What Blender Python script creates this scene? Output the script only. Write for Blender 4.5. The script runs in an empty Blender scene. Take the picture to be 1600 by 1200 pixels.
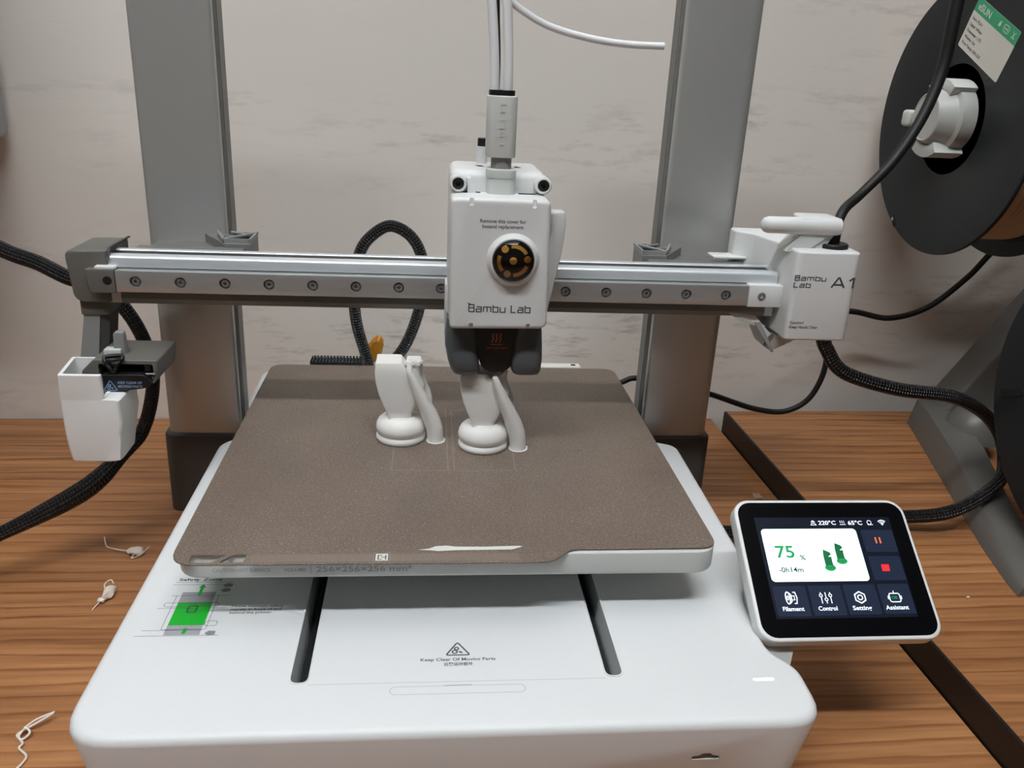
import bpy, bmesh, math, random
from mathutils import Vector, Matrix
random.seed(7)
PI = math.pi
S = 0.001                      # everything below is written in millimetres
scene = bpy.context.scene
COL = scene.collection

# ------------------------------------------------------------------ camera
F_PX = 1317.0
cam_d = bpy.data.cameras.new('camera')
cam = bpy.data.objects.new('camera', cam_d)
COL.objects.link(cam)
cam_d.sensor_fit = 'HORIZONTAL'
cam_d.sensor_width = 36.0
cam_d.lens = 36.0 * F_PX / 1600.0
cam_d.clip_start = 0.01
cam_d.clip_end = 50
pitch, yaw, roll = 0.36033471, 0.1076483, 0.0501212
cam.matrix_world = (Matrix.Translation((-0.0142552, -0.4741206, 0.3148750)) @ Matrix.Rotation(-yaw, 4, 'Z')
                    @ Matrix.Rotation(PI / 2 - pitch, 4, 'X') @ Matrix.Rotation(roll, 4, 'Z'))
scene.camera = cam

# ------------------------------------------------------------------ world, exposure
w = bpy.data.worlds.new('world')
scene.world = w
w.use_nodes = True
w.node_tree.nodes['Background'].inputs[0].default_value = (0.9, 0.93, 1.0, 1)
w.node_tree.nodes['Background'].inputs[1].default_value = 0.02
scene.view_settings.view_transform = 'Standard'
scene.view_settings.look = 'None'
scene.view_settings.gamma = 1.0
scene.view_settings.exposure = 0.0
scene.view_settings.use_curve_mapping = False
# ceiling panels: (x, y, size x, size y, strength); mm. They are built as things further down.
LAMPS = [(-250, -800, 1500, 100, 62.0, 'ahead of the printer'), (-100, -160, 1500, 800, 1.9, 'above the printer'), (300, -2300, 1900, 200, 1.0, 'behind the camera')]
CEIL = 1750.0

# ------------------------------------------------------------------ materials
def lin(h):
    h = h.lstrip('#')
    out = []
    for i in (0, 2, 4):
        c = int(h[i:i + 2], 16) / 255
        out.append(c / 12.92 if c <= 0.04045 else ((c + 0.055) / 1.055) ** 2.4)
    return (*out, 1.0)

def mat(name, col, rough=0.5, metal=0.0, bump=0.0, bscale=400.0, var=0.0, spec=0.5, aniso=None, emit=0.0, trans=0.0, coat=0.0, sss=0.0):
    m = bpy.data.materials.new(name)
    m.use_nodes = True
    nt = m.node_tree
    b = nt.nodes['Principled BSDF']
    c = lin(col) if isinstance(col, str) else col
    b.inputs['Base Color'].default_value = c
    b.inputs['Roughness'].default_value = rough
    b.inputs['Metallic'].default_value = metal
    b.inputs['Specular IOR Level'].default_value = spec
    if trans: b.inputs['Transmission Weight'].default_value = trans
    if coat: b.inputs['Coat Weight'].default_value = coat
    if sss:
        b.inputs['Subsurface Weight'].default_value = sss
        b.inputs['Subsurface Radius'].default_value = (0.004, 0.0035, 0.003)
        b.inputs['Subsurface Scale'].default_value = 1.0
    if emit:
        b.inputs['Emission Color'].default_value = c
        b.inputs['Emission Strength'].default_value = emit
    if bump or var:
        tc = nt.nodes.new('ShaderNodeTexCoord')
        mp = nt.nodes.new('ShaderNodeMapping')
        nt.links.new(tc.outputs['Object'], mp.inputs['Vector'])
        if aniso: mp.inputs['Scale'].default_value = aniso
        nz = nt.nodes.new('ShaderNodeTexNoise')
        nz.inputs['Scale'].default_value = bscale
        nz.inputs['Detail'].default_value = 3
        nt.links.new(mp.outputs[0], nz.inputs['Vector'])
        if bump:
            bp = nt.nodes.new('ShaderNodeBump')
            bp.inputs['Strength'].default_value = bump
            bp.inputs['Distance'].default_value = 0.0004
            nt.links.new(nz.outputs[0], bp.inputs['Height'])
            nt.links.new(bp.outputs[0], b.inputs['Normal'])
        if var:
            mx = nt.nodes.new('ShaderNodeMix')
            mx.data_type = 'RGBA'
            mx.inputs[6].default_value = tuple(x * (1 - var) for x in c[:3]) + (1,)
            mx.inputs[7].default_value = tuple(min(1, x * (1 + var)) for x in c[:3]) + (1,)
            nt.links.new(nz.outputs[0], mx.inputs[0])
            nt.links.new(mx.outputs[2], b.inputs['Base Color'])
    return m

def ramp(nt, src, stops):
    r = nt.nodes.new('ShaderNodeValToRGB')
    e = r.color_ramp.elements
    while len(e) < len(stops): e.new(0.5)
    for el, (p, c) in zip(e, stops):
        el.position = p
        el.color = c if len(c) == 4 else (*c, 1)
    nt.links.new(src, r.inputs[0])
    return r.outputs[0]

def wood_mat():
    m = bpy.data.materials.new('wood_laminate')
    m.use_nodes = True
    nt = m.node_tree
    L = nt.links.new
    b = nt.nodes['Principled BSDF']
    b.inputs['Roughness'].default_value = 0.42
    b.inputs['Specular IOR Level'].default_value = 0.35
    tc = nt.nodes.new('ShaderNodeTexCoord')
    mp = nt.nodes.new('ShaderNodeMapping')
    mp.inputs['Scale'].default_value = (0.075, 1, 1)
    L(tc.outputs['Object'], mp.inputs['Vector'])
    wv = nt.nodes.new('ShaderNodeTexWave')
    wv.bands_direction = 'Y'
    wv.wave_profile = 'SAW'
    wv.inputs['Scale'].default_value = 27
    wv.inputs['Distortion'].default_value = 5.0
    wv.inputs['Detail'].default_value = 3
    wv.inputs['Detail Scale'].default_value = 2.2
    wv.inputs['Detail Roughness'].default_value = 0.6
    L(mp.outputs[0], wv.inputs['Vector'])
    mp2 = nt.nodes.new('ShaderNodeMapping')
    mp2.inputs['Scale'].default_value = (0.05, 1, 1)
    L(tc.outputs['Object'], mp2.inputs['Vector'])
    nz = nt.nodes.new('ShaderNodeTexNoise')
    nz.inputs['Scale'].default_value = 260
    nz.inputs['Detail'].default_value = 4
    L(mp2.outputs[0], nz.inputs['Vector'])
    nb = nt.nodes.new('ShaderNodeTexNoise')
    nb.inputs['Scale'].default_value = 34
    nb.inputs['Detail'].default_value = 2
    L(mp2.outputs[0], nb.inputs['Vector'])
    base = ramp(nt, nz.outputs[0], [(0.25, lin('8b5e3c')), (0.5, lin('a27149')), (0.75, lin('b28056'))])
    line = ramp(nt, wv.outputs[0], [(0.0, (1.03, 1.03, 1.03)), (0.70, (0.97, 0.95, 0.94)), (0.92, (0.66, 0.57, 0.50)), (1.0, (0.82, 0.76, 0.70))])
    broad = ramp(nt, nb.outputs[0], [(0.3, (0.80, 0.76, 0.72)), (0.7, (1.1, 1.1, 1.1))])
    m1 = nt.nodes.new('ShaderNodeMix'); m1.data_type = 'RGBA'; m1.blend_type = 'MULTIPLY'; m1.inputs[0].default_value = 1
    L(base, m1.inputs[6]); L(line, m1.inputs[7])
    m2 = nt.nodes.new('ShaderNodeMix'); m2.data_type = 'RGBA'; m2.blend_type = 'MULTIPLY'; m2.inputs[0].default_value = 1
    L(m1.outputs[2], m2.inputs[6]); L(broad, m2.inputs[7])
    L(m2.outputs[2], b.inputs['Base Color'])
    return m

def wall_mat():
    m = bpy.data.materials.new('smudged_wall_paint')
    m.use_nodes = True
    nt = m.node_tree
    L = nt.links.new
    b = nt.nodes['Principled BSDF']
    b.inputs['Roughness'].default_value = 0.6
    b.inputs['Specular IOR Level'].default_value = 0.3
    tc = nt.nodes.new('ShaderNodeTexCoord')
    mp = nt.nodes.new('ShaderNodeMapping')
    mp.inputs['Scale'].default_value = (0.35, 1, 1.7)
    mp.inputs['Rotation'].default_value = (0, -0.12, 0)
    L(tc.outputs['Object'], mp.inputs['Vector'])
    n1 = nt.nodes.new('ShaderNodeTexNoise'); n1.inputs['Scale'].default_value = 5.5; n1.inputs['Detail'].default_value = 3
    L(mp.outputs[0], n1.inputs['Vector'])
    n2 = nt.nodes.new('ShaderNodeTexNoise'); n2.inputs['Scale'].default_value = 60; n2.inputs['Detail'].default_value = 7; n2.inputs['Roughness'].default_value = 0.68
    L(mp.outputs[0], n2.inputs['Vector'])
    patch = ramp(nt, n1.outputs[0], [(0.48, (0, 0, 0)), (0.68, (1, 1, 1))])
    mark = ramp(nt, n2.outputs[0], [(0.52, (0, 0, 0)), (0.72, (1, 1, 1))])
    mu = nt.nodes.new('ShaderNodeMath'); mu.operation = 'MULTIPLY'
    L(patch, mu.inputs[0]); L(mark, mu.inputs[1])
    mx = nt.nodes.new('ShaderNodeMix'); mx.data_type = 'RGBA'
    mx.inputs[6].default_value = lin('e9e2da'); mx.inputs[7].default_value = lin('aba29b')
    L(mu.outputs[0], mx.inputs[0])
    L(mx.outputs[2], b.inputs['Base Color'])
    return m

def plate_mat():
    m = bpy.data.materials.new('textured_plate')
    m.use_nodes = True
    nt = m.node_tree
    L = nt.links.new
    b = nt.nodes['Principled BSDF']
    b.inputs['Specular IOR Level'].default_value = 0.5
    b.inputs['Roughness'].default_value = 0.38
    tc = nt.nodes.new('ShaderNodeTexCoord')
    n1 = nt.nodes.new('ShaderNodeTexNoise'); n1.inputs['Scale'].default_value = 1150; n1.inputs['Detail'].default_value = 4; n1.inputs['Roughness'].default_value = 0.7
    L(tc.outputs['Object'], n1.inputs['Vector'])
    n2 = nt.nodes.new('ShaderNodeTexNoise'); n2.inputs['Scale'].default_value = 14; n2.inputs['Detail'].default_value = 3
    L(tc.outputs['Object'], n2.inputs['Vector'])
    grain = ramp(nt, n1.outputs[0], [(0.36, lin('67584e')), (0.54, lin('76685d')), (0.64, lin('93867b')), (0.74, lin('c2b7ad'))])
    tone = ramp(nt, n2.outputs[0], [(0.35, (0.88, 0.88, 0.88)), (0.65, (1.06, 1.06, 1.06))])
    m1 = nt.nodes.new('ShaderNodeMix'); m1.data_type = 'RGBA'; m1.blend_type = 'MULTIPLY'; m1.inputs[0].default_value = 1
    L(grain, m1.inputs[6]); L(tone, m1.inputs[7])
    L(m1.outputs[2], b.inputs['Base Color'])
    bp = nt.nodes.new('ShaderNodeBump'); bp.inputs['Strength'].default_value = 0.55; bp.inputs['Distance'].default_value = 0.0003
    L(n1.outputs[0], bp.inputs['Height']); L(bp.outputs[0], b.inputs['Normal'])
    return m

def braid_mat(name, speck):
    m = bpy.data.materials.new(name)
    m.use_nodes = True
    nt = m.node_tree
    L = nt.links.new
    b = nt.nodes['Principled BSDF']
    b.inputs['Roughness'].default_value = 0.28
    uv = nt.nodes.new('ShaderNodeTexCoord')
    sp = nt.nodes.new('ShaderNodeSeparateXYZ')
    L(uv.outputs['UV'], sp.inputs[0])
    def mth(op, a, b_):
        n = nt.nodes.new('ShaderNodeMath'); n.operation = op
        for i, x in enumerate((a, b_)):
            if x is None: continue
            if isinstance(x, (int, float)): n.inputs[i].default_value = x
            else: L(x, n.inputs[i])
        return n.outputs[0]
    s1 = mth('SINE', mth('ADD', sp.outputs[0], sp.outputs[1]), None)
    s2 = mth('SINE', mth('SUBTRACT', sp.outputs[0], sp.outputs[1]), None)
    pr = mth('MULTIPLY', s1, s2)
    c = ramp(nt, pr, [(0.45, lin('08080a')), (0.85, lin(speck))])
    L(c, b.inputs['Base Color'])
    bp = nt.nodes.new('ShaderNodeBump'); bp.inputs['Strength'].default_value = 1.0; bp.inputs['Distance'].default_value = 0.0008
    L(pr, bp.inputs['Height']); L(bp.outputs[0], b.inputs['Normal'])
    return m

WOOD, WALL, PLATE = wood_mat(), wall_mat(), plate_mat()
BRAID = braid_mat('braided_sleeve', '3c3d40')
WHITE = mat('white_plastic', 'dddedd', 0.42, bump=0.04, bscale=900)
WHITE_B = mat('white_base_plastic', 'dcdedf', 0.45, bump=0.05, bscale=900)
WHITE_G = mat('grey_white_plastic', 'c9cbc7', 0.45, bump=0.04, bscale=900)
PRINTW = mat('printed_white', 'f0eeea', 0.5, bump=0.10, bscale=120, aniso=(0.02, 0.02, 22), sss=0.15)
PRINTB = mat('printed_white_bin', 'ebebea', 0.45, bump=0.06, bscale=120, aniso=(0.02, 0.02, 22))
TUBEW = mat('white_tube', 'eceef0', 0.3, sss=0.1)
GREYP = mat('grey_plastic', '66645f', 0.5, bump=0.05, bscale=700)
GREYL = mat('light_grey_plastic', '8f908f', 0.5, bump=0.04, bscale=700)
SLEEVE = mat('sleeve_plastic', '4a4744', 0.55, bump=0.05, bscale=700)
COLM = mat('anodised_column', 'bdbdba', 0.40, metal=0.5, bump=0.03, bscale=300, aniso=(1, 1, 0.02))
COLI = mat('anodised_column_inner', '7c7b78', 0.45, metal=0.25)
ALU = mat('anodised_beam', 'd2d7db', 0.34, metal=0.35, bump=0.03, bscale=300, aniso=(0.02, 1, 1))
RAIL = mat('brushed_rail', 'b9bab9', 0.34, metal=0.6, bump=0.22, bscale=260, aniso=(0.12, 1, 1), var=0.12)
STEEL = mat('dark_steel', '55575a', 0.3, metal=0.9)
STEELD = mat('screw_steel', '8c8d8e', 0.35, metal=0.5)
BLACK = mat('black_plastic', '0f1012', 0.45, bump=0.03, bscale=500)
BLACKR = mat('black_rubber', '0c0c0d', 0.55)
DUCT = mat('duct_plastic', '55595b', 0.3, bump=0.03, bscale=700)
DARK = mat('dark_cavity', '060607', 0.8)
SPOOL = mat('spool_plastic', '1c2124', 0.5, spec=0.35, bump=0.04, bscale=500)
SPOOLD = mat('spool_inner', '101214', 0.5)
STAND = mat('stand_plastic', '605e5a', 0.4, bump=0.04, bscale=700)
HUBW = mat('hub_plastic', 'b9bab6', 0.42, bump=0.03, bscale=700)
HUBG = mat('hub_grey', '565858', 0.5)
INK = mat('grey_print', '4a4c4e', 0.6)
INKB = mat('black_print', '1d1e20', 0.6)
INKL = mat('pale_print', '9a9d9c', 0.6)
INKD = mat('dim_print', '8aa0c8', 0.6)
SEAM = mat('seam', 'b9bbbc', 0.6)
GREEN = mat('green_print', '0fb12c', 0.5)
GREENL = mat('label_green', '2ea573', 0.5)
GREYPR = mat('grey_panel_print', 'a2a2a8', 0.5)
GREYSH = mat('grey_shape_print', '85868c', 0.5)
ORANGE = mat('orange_print', 'b5541f', 0.6)
ORNGP = mat('orange_plastic', 'c5831f', 0.5, var=0.25, bscale=200)
GOLD = mat('gold_emblem', 'e2a849', 0.4, metal=0.15)
EMBLEM = mat('emblem_black', '121011', 0.3)
def thin_glass():
    m = bpy.data.materials.new('thin_clear_plastic')
    m.use_nodes = True
    nt = m.node_tree
    nt.nodes.remove(nt.nodes['Principled BSDF'])
    t = nt.nodes.new('ShaderNodeBsdfTransparent'); g = nt.nodes.new('ShaderNodeBsdfGlossy'); f = nt.nodes.new('ShaderNodeFresnel'); mx = nt.nodes.new('ShaderNodeMixShader')
    g.inputs['Roughness'].default_value = 0.04
    f.inputs['IOR'].default_value = 1.5
    nt.links.new(f.outputs[0], mx.inputs[0]); nt.links.new(t.outputs[0], mx.inputs[1]); nt.links.new(g.outputs[0], mx.inputs[2])
    nt.links.new(mx.outputs[0], nt.nodes['Material Output'].inputs[0])
    return m
GLASS = thin_glass()
LABELW = mat('label_paper', 'dcd9d0', 0.5)
EDGE = mat('black_edge_band', '181513', 0.5)
TAN = mat('wound_filament', 'b39678', 0.45, bump=0.5, bscale=120, aniso=(9, 0.02, 0.02), var=0.15)
WAX = mat('glue_streak', 'd8d8d4', 0.4)
SKIRT = mat('skirt_line', '8d7f75', 0.5)
STRIP = mat('plate_strip', '7f7167', 0.42, bump=0.5, bscale=1150, var=0.4)
WALLBOX = mat('light_grey_box', 'a3a8ab', 0.5)
ROOM = mat('plain_wall_paint', '6a6863', 0.8)
CEILM = mat('ceiling_paint', '8c8b88', 0.9)
FLOORM = mat('floor_vinyl', '4c4a47', 0.6, var=0.1, bscale=30)
STRAND = mat('filament_strand', 'e0d6cb', 0.5)
BEZEL = mat('screen_glass', '07080b', 0.12, coat=0.3)
D_BG = mat('display_dark', '0f1420', 0.2, emit=0.6)
D_BTN = mat('display_button', '1b2233', 0.2, emit=0.75)
D_CARD = mat('display_card', 'dcf7f7', 0.3, emit=1.0)
D_TXT = mat('display_white', 'dfe6ee', 0.3, emit=0.9)
D_GRN = mat('display_green', '178a4c', 0.3, emit=0.6)
D_GRD = mat('display_dark_green', '0b5f34', 0.3, emit=0.5)
D_DRK = mat('display_ink', '1c2b2a', 0.3, emit=0.05)
D_ORG = mat('display_orange', 'd8663a', 0.3, emit=0.8)
D_RED = mat('display_red', 'e6252b', 0.3, emit=0.9)
LED = mat('status_led', 'ffffff', 0.3, emit=2.0)

# ------------------------------------------------------------------ mesh helpers (mm)
class Geo:
    def __init__(s, v=None, f=None, uv=None):
        s.v = [Vector(p) for p in (v or [])]
        s.f = [tuple(x) for x in (f or [])]
        s.uv = uv
    def add(s, o):
        n = len(s.v)
        s.v += [p.copy() for p in o.v]
        s.f += [tuple(i + n for i in q) for q in o.f]
        return s
    def xf(s, M):
        s.v = [M @ p for p in s.v]
        return s

WL = {}
def mk(name, g, m, parent=None, smooth=38, fix=True):
    lo = Vector((min(p[i] for p in g.v) for i in range(3)))
    hi = Vector((max(p[i] for p in g.v) for i in range(3)))
    c = (lo + hi) / 2
    if parent is None: c.z = lo.z
    me = bpy.data.meshes.new(name)
    me.from_pydata([(p - c) * S for p in g.v], [], g.f)
    if fix:
        b = bmesh.new(); b.from_mesh(me)
        bmesh.ops.recalc_face_normals(b, faces=b.faces[:])
        b.to_mesh(me); b.free()
    if g.uv:
        ul = me.uv_layers.new(name='uv')
        for poly, q in zip(me.polygons, g.uv):
            for li, t in zip(poly.loop_indices, q): ul.data[li].uv = t
    if smooth:
        me.polygons.foreach_set('use_smooth', [True] * len(me.polygons))
        me.set_sharp_from_angle(angle=math.radians(smooth))
    me.materials.append(m)
    o = bpy.data.objects.new(name, me)
    COL.objects.link(o)
    WL[o.name] = c
    if parent is not None:
        o.parent = parent
        o.location = (c - WL[parent.name]) * S
    else:
        o.location = c * S
    return o

def empty(name, loc):
    o = bpy.data.objects.new(name, None)
    COL.objects.link(o)
    o.empty_display_size = 0.02
    o.location = Vector(loc) * S
    WL[o.name] = Vector(loc)
    return o

def tag(o, label=None, cat=None, group=None, kind=None):
    if label: o['label'] = label
    if cat: o['category'] = cat
    if group: o['group'] = group
    if kind: o['kind'] = kind
    return o

def from_bm(b):
    b.verts.ensure_lookup_table()
    g = Geo([v.co.copy() for v in b.verts], [[v.index for v in f.verts] for f in b.faces])
    b.free()
    return g

def rbox(x0, x1, y0, y1, z0, z1, r=0.0, seg=3):
    b = bmesh.new()
    bmesh.ops.create_cube(b, size=1)
    for v in b.verts:
        v.co = Vector(((x0 + x1) / 2 + v.co.x * (x1 - x0), (y0 + y1) / 2 + v.co.y * (y1 - y0), (z0 + z1) / 2 + v.co.z * (z1 - z0)))
    if r > 0:
        bmesh.ops.bevel(b, geom=b.edges[:], offset=r, segments=seg, profile=0.5, affect='EDGES', clamp_overlap=True)
    b.verts.index_update()
    return from_bm(b)

def ax(axis, u, v, a):
    return Vector((u, v, a)) if axis == 'z' else Vector((u, a, v)) if axis == 'y' else Vector((a, u, v))

def prism(out, axis, a0, a1, r0=0.0, r1=0.0, seg=3):
    b = bmesh.new()
    lo = [b.verts.new(ax(axis, u, v, a0)) for u, v in out]
    hi = [b.verts.new(ax(axis, u, v, a1)) for u, v in out]
    f0 = b.faces.new(lo); f1 = b.faces.new(hi)
    n = len(out)
    for i in range(n): b.faces.new((lo[i], lo[(i + 1) % n], hi[(i + 1) % n], hi[i]))
    bmesh.ops.recalc_face_normals(b, faces=b.faces[:])
    for r, ring in ((r0, lo), (r1, hi)):
        if r > 0:
            s = {v for v in ring if v.is_valid}
            es = [e for e in b.edges if e.verts[0] in s and e.verts[1] in s]
            bmesh.ops.bevel(b, geom=es, offset=r, segments=seg, profile=0.5, affect='EDGES', clamp_overlap=True)
    b.verts.index_update()
    return from_bm(b)

def rrect(x0, x1, y0, y1, r, n=5):
    rs = r if isinstance(r, (list, tuple)) else (r,) * 4     # bl, br, tr, tl
    pts = []
    for (cx, cy, a, q) in ((x0 + rs[0], y0 + rs[0], PI, rs[0]), (x1 - rs[1], y0 + rs[1], 1.5 * PI, rs[1]),
                           (x1 - rs[2], y1 - rs[2], 0, rs[2]), (x0 + rs[3], y1 - rs[3], 0.5 * PI, rs[3])):
        if q <= 0.001: pts.append((cx, cy)); continue
        for i in range(n + 1):
            t = a + i / n * PI / 2
            pts.append((cx + q * math.cos(t), cy + q * math.sin(t)))
    return pts

def rpoly(pts, r, n=4):
    """rounded polygon; r one radius or one per corner"""
    rs = r if isinstance(r, (list, tuple)) else [r] * len(pts)
    out = []
    N = len(pts)
    for i in range(N):
        p = Vector(pts[i]); a = (Vector(pts[i - 1]) - p); c = (Vector(pts[(i + 1) % N]) - p)
        d = min(rs[i], a.length * 0.48, c.length * 0.48)
        if d < 0.01: out.append(tuple(p)); continue
        p0 = p + a.normalized() * d; p1 = p + c.normalized() * d
        for k in range(n + 1):
            t = k / n
            out.append(tuple(p0 * (1 - t) ** 2 + p * 2 * t * (1 - t) + p1 * t * t))
    return out

def circ(cx, cy, r, n=24, a0=0.0, a1=2 * PI):
    full = abs(a1 - a0 - 2 * PI) < 1e-6
    k = n if full else n + 1
    return [(cx + r * math.cos(a0 + (a1 - a0) * i / n), cy + r * math.sin(a0 + (a1 - a0) * i / n)) for i in range(k)]

def lathe(profile, center, axis='z', n=40, a0=0.0, a1=2 * PI):
    """profile: (radius, offset along axis)"""
    g = Geo()
    full = abs(a1 - a0 - 2 * PI) < 1e-6
    k = n if full else n + 1
    c = Vector(center)
    for r, h in profile:
        for i in range(k):
            t = a0 + (a1 - a0) * i / n
            g.v.append(c + ax(axis, r * math.cos(t), r * math.sin(t), h))
    for j in range(len(profile) - 1):
        for i in range(n):
            i2 = (i + 1) % k
            g.f.append((j * k + i, j * k + i2, (j + 1) * k + i2, (j + 1) * k + i))
    if full:
        if profile[0][0] > 1e-6: g.f.append(tuple(range(k)))
        if profile[-1][0] > 1e-6: g.f.append(tuple((len(profile) - 1) * k + i for i in range(k)))
    return g

def loft(secs, cap=True):
    g = Geo()
    n = len(secs[0])
    for s in secs: g.v += [Vector(p) for p in s]
    for j in range(len(secs) - 1):
        for i in range(n):
            g.f.append((j * n + i, j * n + (i + 1) % n, (j + 1) * n + (i + 1) % n, (j + 1) * n + i))
    if cap:
        g.f.append(tuple(range(n)))
        g.f.append(tuple((len(secs) - 1) * n + i for i in range(n)))
    return g

def spline(pts, per=8):
    P = [Vector(p) for p in pts]
    P = [P[0] * 2 - P[1]] + P + [P[-1] * 2 - P[-2]]
    out = []
    for i in range(1, len(P) - 2):
        a, b, c, d = P[i - 1], P[i], P[i + 1], P[i + 2]
        for k in range(per):
            t = k / per
            out.append(0.5 * ((2 * b) + (c - a) * t + (2 * a - 5 * b + 4 * c - d) * t * t + (3 * b - a - 3 * c + d) * t ** 3))
    out.append(P[-2])
    return out

def tube(pts, r, n=14, per=8, uvk=None, sm=True):
    P = spline(pts, per) if sm else [Vector(p) for p in pts]
    N = len(P)
    if isinstance(r, (list, tuple)):
        R = [x[0] for x in spline([(q, 0, 0) for q in r], per)] if sm else list(r)
    else: R = [r] * N
    g = Geo()
    t0 = (P[1] - P[0]).normalized()
    u = t0.orthogonal().normalized()
    L = [0.0]
    for i in range(1, N): L.append(L[-1] + (P[i] - P[i - 1]).length)
    for i in range(N):
        t = (P[min(i + 1, N - 1)] - P[max(i - 1, 0)]).normalized()
        u = (u - t * u.dot(t)).normalized()
        v = t.cross(u)
        for k in range(n):
            a = 2 * PI * k / n
            g.v.append(P[i] + (u * math.cos(a) + v * math.sin(a)) * R[i])
    uv = []
    cnt = round(2 * PI * (sum(R) / N) / 2.2) if uvk else 0
    for i in range(N - 1):
        for k in range(n):
            k2 = (k + 1) % n
            g.f.append((i * n + k, i * n + k2, (i + 1) * n + k2, (i + 1) * n + k))
            if uvk:
                a, b = L[i] * uvk, L[i + 1] * uvk
                c, d = k / n * 2 * PI * cnt / 2, (k + 1) / n * 2 * PI * cnt / 2
                uv.append([(a, c), (a, d), (b, d), (b, c)])
    g.f.append(tuple(range(n)))
    g.f.append(tuple((N - 1) * n + k for k in range(n)))
    if uvk:
        uv.append([(0, 0)] * n); uv.append([(0, 0)] * n)
        g.uv = uv
    return g

def cut(g, cutters):
    """g minus the cutters, by exact boolean, back as a Geo"""
    def ob(q):
        me = bpy.data.meshes.new('tmp')
        me.from_pydata([p for p in q.v], [], q.f)
        b = bmesh.new(); b.from_mesh(me); bmesh.ops.recalc_face_normals(b, faces=b.faces[:]); b.to_mesh(me); b.free()
        o = bpy.data.objects.new('tmp', me); COL.objects.link(o)
        return o
    a = ob(g)
    others = []
    for c in cutters:
        o = ob(c); others.append(o)
        md = a.modifiers.new('b', 'BOOLEAN'); md.operation = 'DIFFERENCE'; md.solver = 'EXACT'; md.object = o
    dg = bpy.context.evaluated_depsgraph_get()
    me = bpy.data.meshes.new_from_object(a.evaluated_get(dg))
    r = Geo([v.co.copy() for v in me.vertices], [tuple(p.vertices) for p in me.polygons])
    for o in [a] + others:
        md = o.data; bpy.data.objects.remove(o); bpy.data.meshes.remove(md)
    bpy.data.meshes.remove(me)
    return r

class Frame:
    """a flat surface in the scene: origin, x direction, y direction (mm); marks lie a hair above it"""
    def __init__(s, o, x, y):
        s.o = Vector(o); s.x = Vector(x).normalized(); s.y = Vector(y).normalized(); s.n = s.x.cross(s.y)
    def p(s, u, v, h=0.06): return s.o + s.x * u + s.y * v + s.n * h
    def M(s, h=0.06):
        m = Matrix.Identity(4)
        for i in range(3):
            m[i][0], m[i][1], m[i][2], m[i][3] = s.x[i], s.y[i], s.n[i], (s.o + s.n * h)[i]
        return m

def poly(fr, pts, h=0.06):
    return Geo([fr.p(u, v, h) for u, v in pts], [tuple(range(len(pts)))])

def stroke(fr, pts, wd, closed=False, h=0.06):
    g = Geo()
    P = [Vector(p) for p in pts]
    N = len(P)
    for i in range(N):
        a = P[i - 1] if (i > 0 or closed) else P[i]
        b = P[(i + 1) % N] if (i < N - 1 or closed) else P[i]
        d1 = (P[i] - a); d2 = (b - P[i])
        if d1.length < 1e-9: d1 = d2
        if d2.length < 1e-9: d2 = d1
        d1.normalize(); d2.normalize()
        t = d1 + d2
        t = t.normalized() if t.length > 1e-6 else d1
        nrm = Vector((-t.y, t.x))
        k = wd / 2 / max(0.4, abs(nrm.dot(Vector((-d1.y, d1.x)))))
        for s_ in (1, -1):
            q = P[i] + nrm * k * s_
            g.v.append(fr.p(q.x, q.y, h))
    for i in range(N if closed else N - 1):
        j = (i + 1) % N
        g.f.append((2 * i, 2 * i + 1, 2 * j + 1, 2 * j))
    return g

def text(s, fr, u, v, width, height, h=0.06, align='LEFT', wgt=0.018):
    """lettering of the given cap height, stretched to the given width, at (u, v)"""
    cu = bpy.data.curves.new('tmp', 'FONT')
    cu.body = s; cu.size = 1.0; cu.resolution_u = 3; cu.offset = wgt
    o = bpy.data.objects.new('tmp', cu); COL.objects.link(o)
    dg = bpy.context.evaluated_depsgraph_get()
    me = bpy.data.meshes.new_from_object(o.evaluated_get(dg))
    vs = [p.co.copy() for p in me.vertices]; fs = [tuple(p.vertices) for p in me.polygons]
    bpy.data.objects.remove(o); bpy.data.curves.remove(cu); bpy.data.meshes.remove(me)
    x0 = min(p.x for p in vs); x1 = max(p.x for p in vs)
    sx = width / (x1 - x0) if width else height / 0.70
    sy = height / 0.70
    off = {'LEFT': 0, 'CENTER': -(x1 - x0) * sx / 2}[align]
    g = Geo()
    g.v = [fr.p(u + off + (p.x - x0) * sx, v + p.y * sy, h) for p in vs]
    g.f = fs
    return g

GLY = {'B': (1.05, [[(0, 0), (0, 1), (1, 1), (1, .55), (0, .55)], [(1, .55), (1.05, .5), (1.05, 0), (0, 0)]]), 'a': (1, [[(.05, .7), (1, .7), (1, 0), (0, 0), (0, .38), (1, .38)]]),
       'm': (1.5, [[(0, 0), (0, .7), (1.5, .7), (1.5, 0)], [(.75, .7), (.75, 0)]]), 'b': (1, [[(0, 1), (0, 0), (1, 0), (1, .7), (0, .7)]]), 'u': (1, [[(0, .7), (0, 0), (1, 0), (1, .7)]]),
       'L': (.95, [[(0, 1), (0, 0), (.95, 0)]]), 'A': (1.5, [[(0, 0), (.68, 1), (.82, 1), (1.5, 0)], [(.28, .3), (1.22, .3)]]), '1': (.5, [[(0, .72), (.42, 1), (.5, 1), (.5, 0)]]), ' ': (.35, [])}
def square_text(s, fr, u, v, width, height, wd=0.15, align='LEFT', gap=0.45):
    tot = sum(GLY[c][0] for c in s) + gap * (len(s) - 1)
    kx = width / tot
    if align == 'CENTER': u -= width / 2
    g = Geo(); x = 0.0
    for c in s:
        w_, st_ = GLY[c]
        for p in st_: g.add(stroke(fr, [(u + (x + a) * kx, v + b * height) for a, b in p], wd * height))
        x += w_ + gap
    return g

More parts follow.
